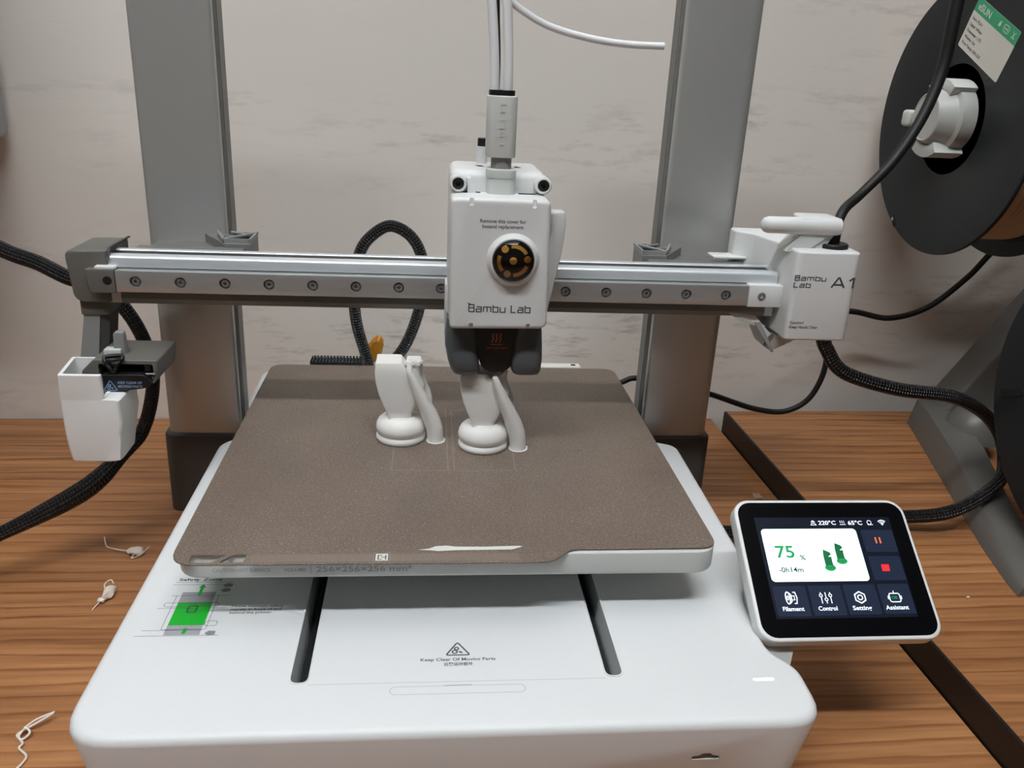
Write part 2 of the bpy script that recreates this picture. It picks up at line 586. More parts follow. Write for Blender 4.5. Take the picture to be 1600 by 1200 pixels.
def flat(name, g, m, parent, label=None):
    o = mk(name, g, m, parent, smooth=0, fix=False)
    if label: o['label'] = label
    return o

def gears(fr, u, v, r, wd):
    """warning triangle with two rollers and a hand"""
    g = stroke(fr, rpoly([(u - r, v - r * 0.55), (u + r, v - r * 0.55), (u, v + r * 1.1)], r * 0.22), wd, True)
    g.add(stroke(fr, circ(u - r * 0.1, v + r * 0.28, r * 0.17, 10), wd * 0.9, True))
    g.add(stroke(fr, circ(u - r * 0.26, v - r * 0.14, r * 0.2, 10), wd * 0.9, True))
    g.add(poly(fr, [(u + 0.02 * r, v + 0.02 * r), (u + 0.14 * r, v - 0.06 * r), (u + 0.36 * r, v - 0.12 * r), (u + 0.42 * r, v - 0.28 * r),
                    (u + 0.2 * r, v - 0.3 * r), (u + 0.08 * r, v - 0.14 * r)]))
    return g

# ------------------------------------------------------------------ setting: room shell
RZ = Matrix.Rotation(0.0205, 4, 'Z')          # the wall and desks stand about one degree off the printer
def shell(name, x0, x1, y0, y1, z0, z1, m):
    return tag(mk(name, rbox(x0, x1, y0, y1, z0, z1).xf(RZ), m, smooth=0), kind='structure')
shell('wall_back', -2200, 2400, 264, 364, -740, CEIL, WALL)
shell('wall_left', -2300, -2200, -3000, 364, -740, CEIL, ROOM)
shell('wall_right', 2400, 2500, -3000, 364, -740, CEIL, ROOM)
shell('wall_front', -2300, 2500, -3100, -3000, -740, CEIL, ROOM)
shell('floor', -2300, 2500, -3100, 364, -840, -740, FLOORM)
shell('ceiling', -2300, 2500, -3100, 364, CEIL, CEIL + 100, CEILM)

for i, (x, y, sx, sy, st, where) in enumerate(LAMPS):
    e = empty('ceiling_light', (x, y, CEIL))
    tag(e, 'white rectangular ceiling light panel ' + where, 'ceiling light')
    fr = cut(rbox(x - sx / 2 - 25, x + sx / 2 + 25, y - sy / 2 - 25, y + sy / 2 + 25, CEIL - 30, CEIL),
             [rbox(x - sx / 2, x + sx / 2, y - sy / 2, y + sy / 2, CEIL - 40, CEIL - 10)])
    mk('frame', fr, WHITE, e, smooth=0)
    mk('diffuser', rbox(x - sx / 2, x + sx / 2, y - sy / 2, y + sy / 2, CEIL - 22, CEIL - 14), mat('lamp_diffuser', (0.95, 0.98, 1.0, 1), 0.5, emit=st), e, smooth=0)

# ------------------------------------------------------------------ desks
def desk(x0, x1, y0, y1, top, band_left, band_right, label):
    e = empty('desk', RZ @ Vector(((x0 + x1) / 2, (y0 + y1) / 2, -740)))
    tag(e, label, 'desk')
    mk('desk_top', rbox(x0 + (2 if band_left else 0), x1 - (2 if band_right else 0), y0, y1, top - 25, top).xf(RZ), WOOD, e, smooth=0)
    if band_left: tag(mk('edge_band', prism(rrect(y0, y1, top - 25, top, 0.8, 2), 'x', x0, x0 + 2).xf(RZ), EDGE, e, smooth=0), 'black edge band')
    if band_right: tag(mk('edge_band', prism(rrect(y0, y1, top - 25, top, 0.8, 2), 'x', x1 - 2, x1).xf(RZ), EDGE, e, smooth=0), 'black edge band')
    for px in (x0 + 40, x1 - 65):
        mk('side_panel', rbox(px, px + 25, y0 + 30, y1 - 30, -740, top - 25).xf(RZ), EDGE, e, smooth=0)
    mk('back_panel', rbox(x0 + 65, x1 - 65, y1 - 60, y1 - 40, -400, top - 25).xf(RZ), EDGE, e, smooth=0)
    return e
desk(-1150, 269, -480, 262, 0, False, False, 'wooden desk with wavy grain carrying the white printer')
desk(270, 1600, -480, 233, 20, True, False, 'higher wooden desk with black edge band on the right')

# ------------------------------------------------------------------ the printer
pr = empty('desktop_printer', (0, 0, 0))
tag(pr, 'white desktop 3d printer with two grey columns and a horizontal beam', 'printer')

# base
out = rpoly([(-155.5, -207.5), (155.5, -207.5), (156.5, -173), (147, -162), (149, -118), (163, -92), (166, 66), (144, 76), (144, 122), (150, 126), (150, 215), (-152, 215), (-152, 126), (-144.5, 122), (-144.5, 76), (-155, 66)], [22, 22, 14, 12, 12, 14, 8, 3, 3, 3, 14, 14, 3, 3, 3, 8], 6)
bg = prism(out, 'z', 2, 65, 1.5, 7, 4)
for p in bg.v:                     # the side walls lean in towards the foot
    if p.z < 20: p.x -= 5 * max(-1, min(1, p.x / 140)); p.y += 11 if p.y < 0 else 0
def slot(x, y0, y1, r): return rpoly([(x - r, y0), (x + r, y0), (x + r, y1), (x - r, y1)], r * 0.95, 4)
sd = rpoly([(99.6, 42.4), (111.6, 42.4), (111.6, 44.6), (108.6, 45.0), (107.4, 46.4), (104.0, 46.4), (102.6, 45.0), (99.6, 44.6)], 0.4, 2)
gro = [(u, v) for u, v in rrect(-28.3, 29.5, -186, -181.2, 2.35, 5)]
groi = [(u, v) for u, v in rrect(-27.9, 29.1, -185.6, -181.6, 1.95, 5)]
bg = cut(bg, [prism(slot(-67.2, -177.3, 180, 3.7), 'z', 40, 80), prism(slot(70.0, -176.9, 180, 3.7), 'z', 40, 80),
              prism(sd, 'y', -215, -200)])
base = mk('base_body', bg, WHITE_B, pr)
for x in (-67.2, 70.0):
    rim = Geo()
    o_, i_ = slot(x, -178.0, 181, 4.4), slot(x, -177.3, 180.3, 3.72)
    n_ = len(o_)
    secs = []
    for ring, z in ((i_, 62), (i_, 65.15), (o_, 65.3), (o_, 64.6)):
        secs.append([(u, v, z) for u, v in ring])
    tag(mk('slot_rim', loft(secs, False), WHITE, base, smooth=60), 'white raised rim of slot')
    tag(mk('guide_rod', lathe([(2.7, -174), (2.7, 178)], (x + 0.4, 0, 50), 'y', 16), STEEL, base), 'dark steel rod inside slot')
TOP = Frame((0, 0, 65), (1, 0, 0), (0, 1, 0))
FRONT = lambda y: Frame((0, y, 0), (1, 0, 0), (0, 0, 1))
flat('finger_groove', stroke(TOP, gro, 0.35, True, 0.05), SEAM, base)
flat('scratch', stroke(TOP, [(-5.5, -181.0), (6.5, -180.7)], 0.35), INKL, base)
flat('panel_seam', stroke(TOP, [(-63, -178.6), (66, -178.6)], 0.3, h=0.05), SEAM, base)
flat('warning_triangle', gears(TOP, 1.2, -158.2, 5.4, 0.75), INK, base, 'grey warning triangle')
flat('lettering', text('Keep Clear Of Moving Parts', TOP, 1.2, -165.0, 33.5, 1.9, align='CENTER'), INK, base)
flat('lettering', text('远离运动部件', TOP, 1.2, -168.2, 13, 1.7, align='CENTER'), INK, base)
flat('status_light', poly(TOP, rrect(131.7, 141.2, -182.7, -181.0, 0.8)), LED, base, 'white glowing status bar')
# safety notice printed on the base
SAF = flat('safety_notice', poly(TOP, rrect(-146, -80, -146, -93, 1.5), 0.03), WHITE_B, base)
flat('lettering', text('Safety Zone', TOP, -137, -100.0, 21, 2.2), INKB, base)
flat('lettering', text('Please maintain safety', TOP, -106.5, -122.7, 24.5, 1.7), INK, base)
flat('lettering', text('margin in front of and', TOP, -106.5, -125.3, 24.0, 1.7), INK, base)
flat('lettering', text('behind the printer.', TOP, -106.5, -127.9, 20.0, 1.7), INK, base)
flat('notice_grey_panel', poly(TOP, [(-132.5, -143.4), (-116.5, -143.4), (-116.5, -109.8), (-132.5, -109.8)], 0.05), GREYPR, base)
flat('notice_green_panel', poly(TOP, [(-132.4, -136.2), (-116.2, -136.2), (-116.2, -118.6), (-132.4, -118.6)], 0.08), GREEN, base, 'green square on the safety notice')
flat('notice_arrow', poly(TOP, [(-124.9, -112.5), (-123.3, -112.5), (-123.3, -106), (-122.3, -106), (-124.1, -103.2), (-125.9, -106), (-124.9, -106)], 0.09), GREEN, base)
flat('notice_arrow', poly(TOP, [(-124.8, -142.6), (-123.2, -142.6), (-122.8, -138.2), (-124.6, -138.2)], 0.09), GREEN, base)
lines = Geo()
for pts in ([(-138, -101.4), (-110, -101.4)], [(-139, -103.5), (-108, -103.5)], [(-141, -123.0), (-109, -123.0)], [(-137, -112.8), (-110, -112.8)],
            [(-143, -139.8), (-116, -139.8)], [(-145, -143.9), (-108, -143.9)]):
    lines.add(stroke(TOP, pts, 0.22, h=0.1))
lines.add(stroke(TOP, rrect(-138.5, -113.2, -121.8, -118.6, 1.4), 0.25, True, 0.1))
lines.add(stroke(TOP, rrect(-134.6, -114.6, -139.4, -112.8, 0.5), 0.22, True, 0.1))
lines.add(stroke(TOP, rrect(-116, -110.5, -136.8, -133.2, 1.2), 0.25, True, 0.1))
lines.add(stroke(TOP, rrect(-126.5, -122.5, -126.5, -121.3, 0.5), 0.8, True, 0.1))
flat('notice_lines', lines, INK, base)
for cx, cy, dark in ((-112, -104.2, 0), (-112.3, -108.4, 0), (-111.9, -142.2, 0)):
    flat('notice_shape', poly(TOP, [(cx - 2.6, cy - 0.2), (cx - 1, cy + 1.7), (cx + 2.2, cy + 1.4), (cx + 2.2, cy - 1.2), (cx - 0.8, cy - 1.8)], 0.1), GREYSH, base)
mk('card_slot', rbox(99, 112, -200.2, -199.5, 41.5, 47.5), DARK, base, smooth=0)

# columns with sleeves
for s in (-1, 1):
    xi, xo = 145.5, 196.0
    o_ = []
    pts = [(xi, 90), (xo, 90), (xo, 136), (xi, 136)]
    body = rpoly([(xi, 90), (xo, 90), (xo, 118), (xi, 118), (xi, 103.5), (xi + 3.2, 103.5), (xi + 3.2, 95.2), (xi, 95.2)],
                 [4.6, 8, 8, 1.5, 0, 0, 0, 0], 5)
    body = [(s * u, v) for u, v in body]
    col = mk('column', prism(body, 'z', 4, 430, 0, 0), COLM, pr)
    tag(mk('belt_strip', rbox(*sorted((s * (xi + 2.2), s * (xi + 2.9))), 95.3, 103.4, 30, 428), BLACK, col, smooth=0), 'black strip in column groove')
    mk('inner_face', rbox(*sorted((s * (xi - 0.5), s * (xi + 0.2))), 104, 117.6, 6, 429, 0.2, 1), COLI, col, smooth=0)
    mk('column_cap', prism([(s * u, v) for u, v in rrect(xi + 0.5, xo - 0.5, 90.5, 117.5, 7)], 'z', 430, 434, 0, 1.5), SLEEVE, col)
    sl = [(s * u, v) for u, v in rrect(xi - 0.5, xo + 3.2, 87.2, 121, 8)]
    mk('column_sleeve', prism(sl, 'z', 0, 61, 0, 2.2), SLEEVE, pr)
    # foot bracket holding the beam to the column
    br = mk('beam_bracket', prism([(s * u, v) for u, v in [(124.5, 60), (141, 60), (160, 91), (146, 91), (138, 84), (124.5, 84)]], 'z', 178, 203.6, 0, 0.5), COLI, pr)
    tag(mk('bracket_pocket', prism([(s * u, v) for u, v in [(126, 62), (140, 62), (148, 80), (138, 82), (126, 82)]], 'z', 203.5, 203.9), DARK, br, smooth=0), 'dark pocket')
    mk('beam_carriage', rbox(*sorted((s * 128, s * 192)), 39.5, 62, 178, 201.0, 1, 2), COLI, br)
    mk('carriage_arm', rbox(*sorted((s * 150, s * 190)), 60, 91, 180, 198, 1, 2), COLI, br)
    rib = Geo()
    for a, b_ in (((124.5, 84), (141, 61)), ((126, 61), (140, 61)), ((125.2, 61), (125.2, 84)), ((141, 61), (150, 86)), ((125, 83.4), (139, 83.4)), ((131, 78), (141, 84))):
        rib.add(rbox(min(s * a[0], s * b_[0]) - 0.6, max(s * a[0], s * b_[0]) + 0.6, min(a[1], b_[1]) - 0.6, max(a[1], b_[1]) + 0.6, 202, 206.4)
                if a[0] == b_[0] or a[1] == b_[1] else
                tube([(s * a[0], a[1], 206), (s * b_[0], b_[1], 206)], 1.0, 6, sm=False))
    tag(mk('bracket_rib', rib, GREYL, br, smooth=0), 'light grey ribs')

# gantry beam: profile in (y, z)
prof = [(21, 175.2), (40, 175.2), (40, 203.5), (35.4, 203.5), (35.0, 202.9), (23.4, 202.9), (22.2, 202.6), (21.4, 201.9), (21, 200.9),
        (21, 196.2), (22.5, 196.2), (22.5, 182.8), (21, 182.8)]
beam = mk('gantry_beam', prism(prof, 'x', -200, 201.5), ALU, pr, smooth=40)
tag(mk('beam_groove', rbox(-198, 198, 28.2, 35.2, 202.5, 203.0), BLACK, beam, smooth=0), 'black groove strip along the beam top')
tag(mk('shaded_lower_face', prism([(20.6, 175.0), (21.4, 175.0), (21.4, 182.6), (20.6, 182.6), (19.8, 178)], 'x', -191.5, 196), COLI, beam, smooth=0), 'lower beam face with its shade painted in')  # darker strip puts the shade under the rail into the colour
rail = mk('linear_rail', cut(rbox(-192.0, 182.0, 15, 22.5, 183.0, 195.6, 0.5, 2),
                             [lathe([(3.2, 14), (3.2, 18.2)], (x, 0, 189.35), 'y', 20) for x in [-181 + 24.92 * k for k in range(15)]]), RAIL, beam, smooth=25)
def screw(x, z, y, r, parent, m=STEELD):
    g = cut(lathe([(r * 0.4, y + 2.2), (r, y + 2.2), (r, y + 0.25), (r * 0.85, y)], (x, 0, z), 'y', 18), [lathe([(r * 0.48, y - 1), (r * 0.48, y + 1.3)], (x, 0, z), 'y', 6)])
    return mk('screw', g, m, parent, smooth=30)
for k in range(15):
    screw(-181 + 24.92 * k, 189.35, 15.7, 2.35, beam)

# left end cap, wiper arm and nozzle wiper
cap = mk('end_cap', prism(rpoly([(-220.5, 205.5), (-197, 206), (-197, 175.2), (-214, 174.8), (-218, 178)], [5, 1.5, 2, 3, 5], 4), 'y', 20, 58, 3, 2).add(
    prism(rpoly([(-208.5, 196.0), (-192.4, 196.0), (-192.4, 182.3), (-206.5, 182.3)], [1, 0.5, 0.5, 3], 3), 'y', 15, 26, 0.8, 0)).add(
    rbox(-216.5, -200.5, 23, 45, 166.5, 176, 1.0, 2)), GREYP, pr)
mk('screw_hole', lathe([(0.01, 14.9), (2.55, 14.9), (2.55, 15.6)], (-196.4, 0, 189.6), 'y', 20), DARK, cap)
tag(mk('end_stop_plate', rbox(-203, -191.8, 15.5, 21, 195.9, 197.6, 0.3, 1), WHITE, cap, smooth=0), 'white plate')
tag(mk('cap_gasket', prism([(19.8, 200.3), (24, 206.8), (59, 206.8), (59, 206.1), (24.5, 206.1), (20.5, 200.2)], 'x', -197.3, -195.9), BLACK, cap, smooth=0), 'black gasket')
arm = mk('wiper_arm', loft([[(-215.0, 24, 168), (-206, 24, 168), (-206, 40, 168), (-215, 40, 168)],
                            [(-220.5, 24, 140), (-210, 24, 140), (-210, 40, 140), (-220.5, 40, 140)]]), GREYL, pr, smooth=0)
tag(mk('arm_side', loft([[(-206, 24.5, 168), (-201, 26, 168), (-201, 41, 168), (-206, 41, 168)],
                         [(-210, 24.5, 140), (-205, 26, 140), (-205, 41, 140), (-210, 41, 140)]]), SLEEVE, arm, smooth=0), 'dark side')
wp = mk('nozzle_wiper', cut(prism(rpoly([(-210, 128), (-169, 134), (-167.5, 148), (-203, 148), (-210, 141)], [1, 4, 1.2, 1, 1], 4), 'y', -3, 34, 0.8, 2.0),
                            [rbox(-200.5, -170.5, -10, 22, 136.2, 145.6, 1.0, 2)]), GREYP, pr)
mk('wiper_recess', rbox(-200.2, -170.8, 20.5, 21.8, 136.4, 145.4), DARK, wp, smooth=0)
tag(mk('clip', rbox(-177, -173.8, 2, 5, 139.5, 143.4, 0.4, 2), GREYL, wp), 'light grey clip in the recess')
lip = mk('warning_lip', prism(rpoly([(-197.5, 140.6), (-175.2, 140.8), (-172.6, 139.0), (-171, 135.6), (-172.2, 133.4), (-175.5, 132.4), (-196.6, 129.8)], [0.6, 2, 1.5, 1.5, 1.5, 1, 1], 3), 'y', -7.5, -2.6, 0.4, 0), BLACK, wp)
LIPF = FRONT(-7.5)
flat('lip_triangle', gears(LIPF, -193.4, 133.3, 3.7, 0.45), INKD, wp, 'pale warning triangle')
flat('lettering', text('KEEP CLEAR OF', LIPF, -189.2, 135.3, 13.2, 1.45), INKD, wp)
flat('lettering', text('MOVING PARTS', LIPF, -189.2, 133.0, 13.2, 1.45), INKD, wp)
tag(mk('lip_edge', rbox(-175, -169.5, -4.2, -2.8, 139.6, 140.4, 0.2, 1), GREYL, wp, smooth=0), 'grey edge')
tag(mk('brush_block', rbox(-200, -190.5, 5.5, 12, 147.8, 151.2, 0.5, 2), WHITE_G, wp), 'pale block')
tag(mk('brush_tab', prism(rpoly([(-195.2, 148), (-188.2, 148), (-188.9, 161), (-194.4, 161)], [0, 0, 1.6, 1.6], 3), 'y', 8, 13, 0.5, 0.5), GREYL, wp), 'grey upright tab')

# tool head
th = mk('tool_head', rbox(-3.2, 48.6, -14, 34, 172, 262, 4.5, 4), WHITE, pr)
def boss(x, z):
    b_ = mk('screw_boss', lathe([(4.5, -8), (4.5, -20), (3.9, -20.6), (3.2, -20.6), (3.1, -18)], (x, 0, z), 'y', 24), WHITE, th)
    tag(mk('boss_screw', cut(lathe([(3.05, -17.0), (3.05, -19.9), (2.6, -20.2)], (x, 0, z), 'y', 20), [lathe([(1.4, -22), (1.4, -18.6)], (x, 0, z), 'y', 6)]), BLACK, th), 'black socket screw')
boss(1.0, 255.6); boss(46.4, 255.9)
fc = cut(prism(rpoly([(-3.2, 250.8), (48.9, 250.8), (50.6, 181.2), (-2.6, 180.4)], [4, 4, 5, 3], 5), 'y', -37, -13, 3.2, 0, 4),
         [rbox(x - 1.1, x + 1.1, -40, -35.3, z0, z1, 0.5, 2) for x, z0, z1 in ((7.6, 247.0, 252), (40.2, 246.6, 252), (9.0, 179, 184.2), (40.0, 179.4, 184.4))])
cover = mk('front_cover', fc, WHITE, th)
CF = FRONT(-37)
flat('lettering', square_text('Bambu Lab', CF, 24.2, 190.5, 33.0, 3.9, 0.17, 'CENTER'), INK, th)
flat('lettering_mark', poly(CF, [(6.6, 195.6), (8.6, 195.0), (8.6, 194.3), (7.2, 194.9)]), INK, th)
flat('lettering', text('Remove this cover for', CF, 24.2, 238.4, 24.0, 1.9, align='CENTER'), INK, th)
flat('lettering', text('hotend replacement', CF, 24.2, 235.6, 21.5, 1.9, align='CENTER'), INK, th)
DX, DZ = 30.2, 219.2
mk('dome_ring', lathe([(14.4, -36.6), (13.8, -37.6), (12.4, -39.2), (11.9, -39.8), (11.2, -39.8), (11.0, -39.0), (0.01, -39.0)], (DX, 0, DZ), 'y', 48), WHITE, th)
mk('emblem_plate', lathe([(0.01, -39.3), (10.9, -39.3), (10.9, -38.6)], (DX, 0, DZ), 'y', 40), EMBLEM, th)
EF = Frame((DX, -39.3, DZ), (1, 0, 0), (0, 0, 1))
eg = Geo()
eg.add(poly(EF, circ(0, 0, 2.0, 20), 0.12))
for a in (127, 7, 247):
    t = math.radians(a); eg.add(poly(EF, circ(7.6 * math.cos(t), 7.6 * math.sin(t), 1.9, 20), 0.12))
for a0, a1 in ((29, 100), (-88, -20), (160, 224)):
    eg.add(stroke(EF, circ(0, 0, 7.7, 12, math.radians(a0), math.radians(a1)), 2.0, h=0.12))
flat('emblem_mark', eg, GOLD, th, 'gold ring emblem of arcs and dots')
dome = [(11.0, -39.2)] + [(11.0 * math.cos(t), -39.6 - 4.6 * math.sin(t)) for t in [k * PI / 18 for k in range(1, 9)]] + [(0.02, -44.2)]
tag(mk('clear_dome', lathe(dome, (DX, 0, DZ), 'y', 40), GLASS, th, smooth=60), 'clear dome over the emblem')
# top of the head: feed hub, rear pipe, wedge
hub = mk('feed_hub', prism(rrect(16.2, 31.4, -22, -6, 5), 'z', 248, 263.6, 0, 0.8), WHITE_G, th)
mk('hub_collar', prism(rrect(15.9, 31.7, -22.3, -5.7, 5), 'z', 259, 263.8, 0.3, 0.6), WHITE_G, hub)
mk('hub_neck', prism(rrect(18.3, 29.0, -20, -8, 4.5), 'z', 263, 271), GREYL, hub)
mk('hub_block', prism(rrect(15.2, 30.8, -21.5, -5.5, 4.5), 'z', 269.6, 300.4, 0.5, 0.6), WHITE_G, hub)
tag(mk('hub_ring', prism(rrect(16.0, 29.4, -19.5, -7.5, 4), 'z', 300, 303.0), BLACK, hub), 'black ring under the tubes')
mg = Geo()
HF = FRONT(-21.5)
for z in (296.4, 292.6, 288.6, 284.6, 280.6, 276.6):
    mg.add(rbox(21.6, 24.4, -21.75, -21.3, z - 0.35, z + 0.35))
for x, z in ((21.8, 294.4), (24.0, 286.6), (21.8, 282.2)):
    mg.add(rbox(x - 0.3, x + 0.3, -21.75, -21.3, z - 1.6, z + 1.6))
mk('raised_numerals', mg, WHITE_G, hub, smooth=0)
mk('rear_pipe', lathe([(3.0, 255), (3.0, 271.2), (2.4, 271.6)], (15.4, 22, 0), 'z', 20), WHITE, th)
tag(mk('pipe_cap', lathe([(2.6, 271), (2.6, 275.6), (2.2, 276)], (15.4, 22, 0), 'z', 20), BLACK, th), 'black cap')
mk('top_slot', prism([(11.0, 10), (14.5, 10), (16.0, 5), (13, 5)], 'z', 261.9, 262.15), DARK, th, smooth=0)
mk('top_slot', prism([(33.0, 10), (34.5, 10), (36.5, 5), (33, 5)], 'z', 261.9, 262.15), DARK, th, smooth=0)
mk('wedge_rib', prism([(6, 249.5), (11, 249.5), (7.6, 258.6), (5.6, 258.6)], 'y', -19, -13, 0.6, 0), WHITE, th)
mk('cover_gap', prism([(4, 0.0), (13, 0.0), (13, 3), (5, 3)], 'z', 250.5, 251.0).xf(Matrix.Translation((0, -18, 0))), DARK, th, smooth=0)
mk('cover_gap', prism([(33.5, 0.0), (43, 0.0), (42, 3), (33.5, 3)], 'z', 250.5, 251.0).xf(Matrix.Translation((0, -18, 0))), DARK, th, smooth=0)
mk('side_rail', rbox(-4.6, -2.9, -8, 8, 171, 198, 0.6, 2), WHITE, th)
# cutter lever on the right
lv = prism(rpoly([(54.6, 239.0), (62.2, 239.6), (63.2, 233.5), (62.2, 219), (54.6, 176), (49, 176), (49, 214), (55.5, 227)], [2, 1.5, 2, 4, 2, 1, 3, 4], 4), 'y', -1, 9, 0.9, 0.9)
mk('cutter_lever', lv, WHITE, th)
tag(mk('lever_shadow_gap', prism([(50.0, 232), (53.6, 232.4), (54.0, 226), (51, 214)], 'y', 5, 7), SLEEVE, th, smooth=0), 'dark piece painting the shade in the lever gap')  # dark piece stands in for the shade beside the lever
# ducts and nozzle cover
def sec(x0, x1, y0, y1, z, r): return [(u, v, z) for u, v in rrect(x0, x1, y0, y1, r, 4)]
dl = loft([sec(-3.6, 13.2, -24, 8, 182, 4), sec(-4.2, 13.4, -26, 8, 174, 5), sec(-4.4, 13.8, -28, 6, 167, 5.5), sec(-2.8, 14.8, -29, 2, 159, 6), sec(-1.0, 15.6, -28, -2, 153.0, 6),
           sec(0.6, 15.4, -26, -4, 150.3, 5), sec(3.0, 13.0, -22, -8, 149.2, 3)])
dr = loft([sec(35.0, 49.6, -24, 8, 182, 4), sec(34.8, 50.2, -26, 8, 174, 5), sec(34.2, 50.6, -28, 6, 167, 5.5), sec(33.2, 50.9, -29, 2, 159, 6), sec(33.4, 50.6, -28, -2, 153.0, 6),
           sec(34.6, 50.0, -26, -4, 150.6, 5), sec(37, 47.5, -22, -8, 149.8, 3)])
mk('fan_duct', dl, DUCT, th, smooth=70)
mk('fan_duct', dr, DUCT, th, smooth=70)
nc = prism(rpoly([(10, 182), (38.5, 182), (36.5, 164), (33.4, 154), (28.5, 150.8), (20.5, 150.6), (16.6, 154), (13.0, 164)], [0, 0, 3, 5, 5, 5, 5, 3], 5), 'y', -24, -4, 1.4, 1)
ncov = mk('nozzle_cover', nc, BLACK, th)
mk('nozzle_tip', lathe([(0.5, 149.4), (2.6, 152), (2.6, 155)], (24.8, -12, 0), 'z', 16), STEEL, th)
NF = FRONT(-24)
hs = Geo()
for k in range(3):
    x = 22.6 + k * 2.1
    hs.add(stroke(NF, [(x + 0.2, 174.4), (x - 0.5, 173.0), (x + 0.1, 171.4), (x - 0.6, 169.8), (x - 0.9, 169.2)], 0.7))
hs.add(stroke(NF, [(21.2, 168.0), (28.2, 168.0)], 0.5))
flat('hot_symbol', hs, ORANGE, th, 'orange hot surface symbol')
flat('lettering', text('CAUTION HOT', NF, 24.6, 165.4, 12, 1.0, align='CENTER'), ORANGE, th)

# drive housing on the right end of the beam
plan = rpoly([(203.0, 1), (243.0, 1), (244.5, 78), (187.5, 78), (187.5, 66), (196.0, 56), (201.5, 36), (203.6, 16)], [4.5, 5, 5, 2, 1.5, 3, 8, 6], 5)
dh = mk('drive_housing', prism(plan, 'z', 165.6, 220.5, 4.5, 3.5, 4), WHITE, pr)
DF = FRONT(1)
flat('lettering', square_text('Bambu', DF, 203.6, 203.2, 19.2, 2.9, 0.2), INK, dh)
flat('lettering', square_text('Lab', DF, 203.6, 199.0, 10.2, 2.9, 0.2), INK, dh)
flat('lettering', square_text('A1', DF, 227.0, 199.2, 13.4, 6.0, 0.19, gap=0.5), INK, dh)
flat('lettering', text('Caution!', DF, 205.0, 176.2, 8.6, 1.7), INK, dh)
flat('lettering', text('Keep Hands Clear', DF, 205.0, 173.4, 18.0, 1.7), INK, dh)
mk('end_block', rbox(182.2, 203.5, 14.6, 24, 182.4, 196.2, 0.6, 2), WHITE, dh)
screw(190.4, 189.4, 14.0, 2.6, dh)
tag(mk('top_plate', rbox(172, 196, 58, 72, 202.9, 204.4, 0.5, 2), WHITE, dh), 'white plate behind the beam')
fl = prism(rpoly([(173, 177), (190, 176), (203, 163), (226, 163.8), (205.5, 153.0), (201, 153.4), (193, 168.5), (181, 171.5)], [1, 1, 1, 1, 2.5, 2, 1, 3], 3), 'y', 20, 40, 0.6, 0.6)
mk('lower_guard', fl, WHITE_G, dh)
tag(mk('guard_tongue', loft([[(190.5, 19, 171), (194.5, 19, 171.4), (194.5, 20, 171.4), (190.5, 20, 171)], [(203.4, 17, 152.4), (205.0, 17, 153), (205.0, 18, 153), (203.4, 18, 152.4)]]), GREYL, dh), 'thin tongue')
tag(mk('guard_hole', lathe([(0.01, 0), (3.4, 0), (3.4, 0.5)], (0, 0, 0), 'y', 18).xf(Matrix.Translation((201.6, 19.7, 159.8)) @ Matrix.Rotation(0.55, 4, 'Y') @ Matrix.Diagonal((0.5, 1, 1.5, 1))), STEELD, dh), 'dark hole')
# lever bar on top of the housing
bar = lathe([(0.3, 183.4), (2.4, 183.8), (4.2, 185.4), (5.0, 188), (5.1, 206), (5.4, 228), (5.0, 232.2), (3.8, 233.2), (0.3, 233.4)], (0, 15, 233.4), 'x', 24)
bar.add(prism(rpoly([(206, 12), (232.8, 12), (232.8, 34), (210, 34)], [2, 3, 5, 3], 3), 'z', 231.0, 238.4, 1.5, 1.6))
lb = mk('striker_bar', bar, WHITE, dh)
mk('bar_post', loft([[(200.6, 12.5, 218), (212, 12.5, 218), (212, 28, 218), (200.6, 28, 218)], [(211, 12.5, 232), (231, 12.5, 232), (231, 30, 232), (211, 30, 232)]]), WHITE_G, dh, smooth=0)
mk('bar_post_side', loft([[(212, 13.6, 218.2), (222.8, 13.6, 218.2), (222.8, 28, 218.2), (212, 28, 218.2)], [(222, 13.6, 232), (231.4, 13.6, 232), (231.4, 30, 232), (222, 30, 232)]]), WHITE_G, dh, smooth=0)
gm = mk('cable_gland', lathe([(9.4, 219.6), (9.4, 222.6), (8.8, 223.2), (4.0, 223.2), (4.0, 229.0), (3.4, 229.6)], (231.3, 18, 0), 'z', 28), BLACK, dh)
gm['label'] = 'black round cable gland'

# heated bed
bed = mk('heat_bed', prism(rrect(-128.6, 128.6, -131, 131, 11, 6), 'z', 86, 98.8, 2.5, 0.7), WHITE_G, pr)
BF = FRONT(-131)
flat('lettering', text('CAUTION HOT SURFACE', BF, -111.5, 90.2, 26, 1.9), INKL, bed)
flat('lettering', text('VOLUME', BF, -79.5, 90.2, 10.4, 1.9), INKL, bed)
flat('lettering', text('256×256×256 mm³', BF, -64.5, 89.9, 44, 3.0), INKL, bed)
flat('lettering_bar', stroke(BF, [(-67, 89.4), (-67, 93.4)], 0.35), INKL, bed)
mk('bed_carriage', rbox(-72, 74, -80, 80, 65.4, 86.5, 2, 2), SLEEVE, bed)
pad = cut(rbox(-101.5, -62.5, 132, 146, 89, 101.5, 0.5, 1), [rbox(-101 + k * 2.43, -101 + k * 2.43 + 1.0, 131, 147, 99.6, 104) for k in range(16)])
tag(mk('brush_pad', pad, SPOOL, bed, smooth=0), 'dark ribbed brush pad behind the plate')
tag(mk('rear_edge', rbox(-110, 122, 128, 148, 80, 89.5, 1.5, 2), WHITE, bed), 'white rear edge')
tag(mk('rear_label', rbox(70, 104, 132.5, 141, 89, 99.6, 0.4, 1), LABELW, bed), 'white rear label plate')
mk('label_mark', rbox(97, 100.5, 135.5, 138.5, 99.5, 99.8), DARK, bed, smooth=0)
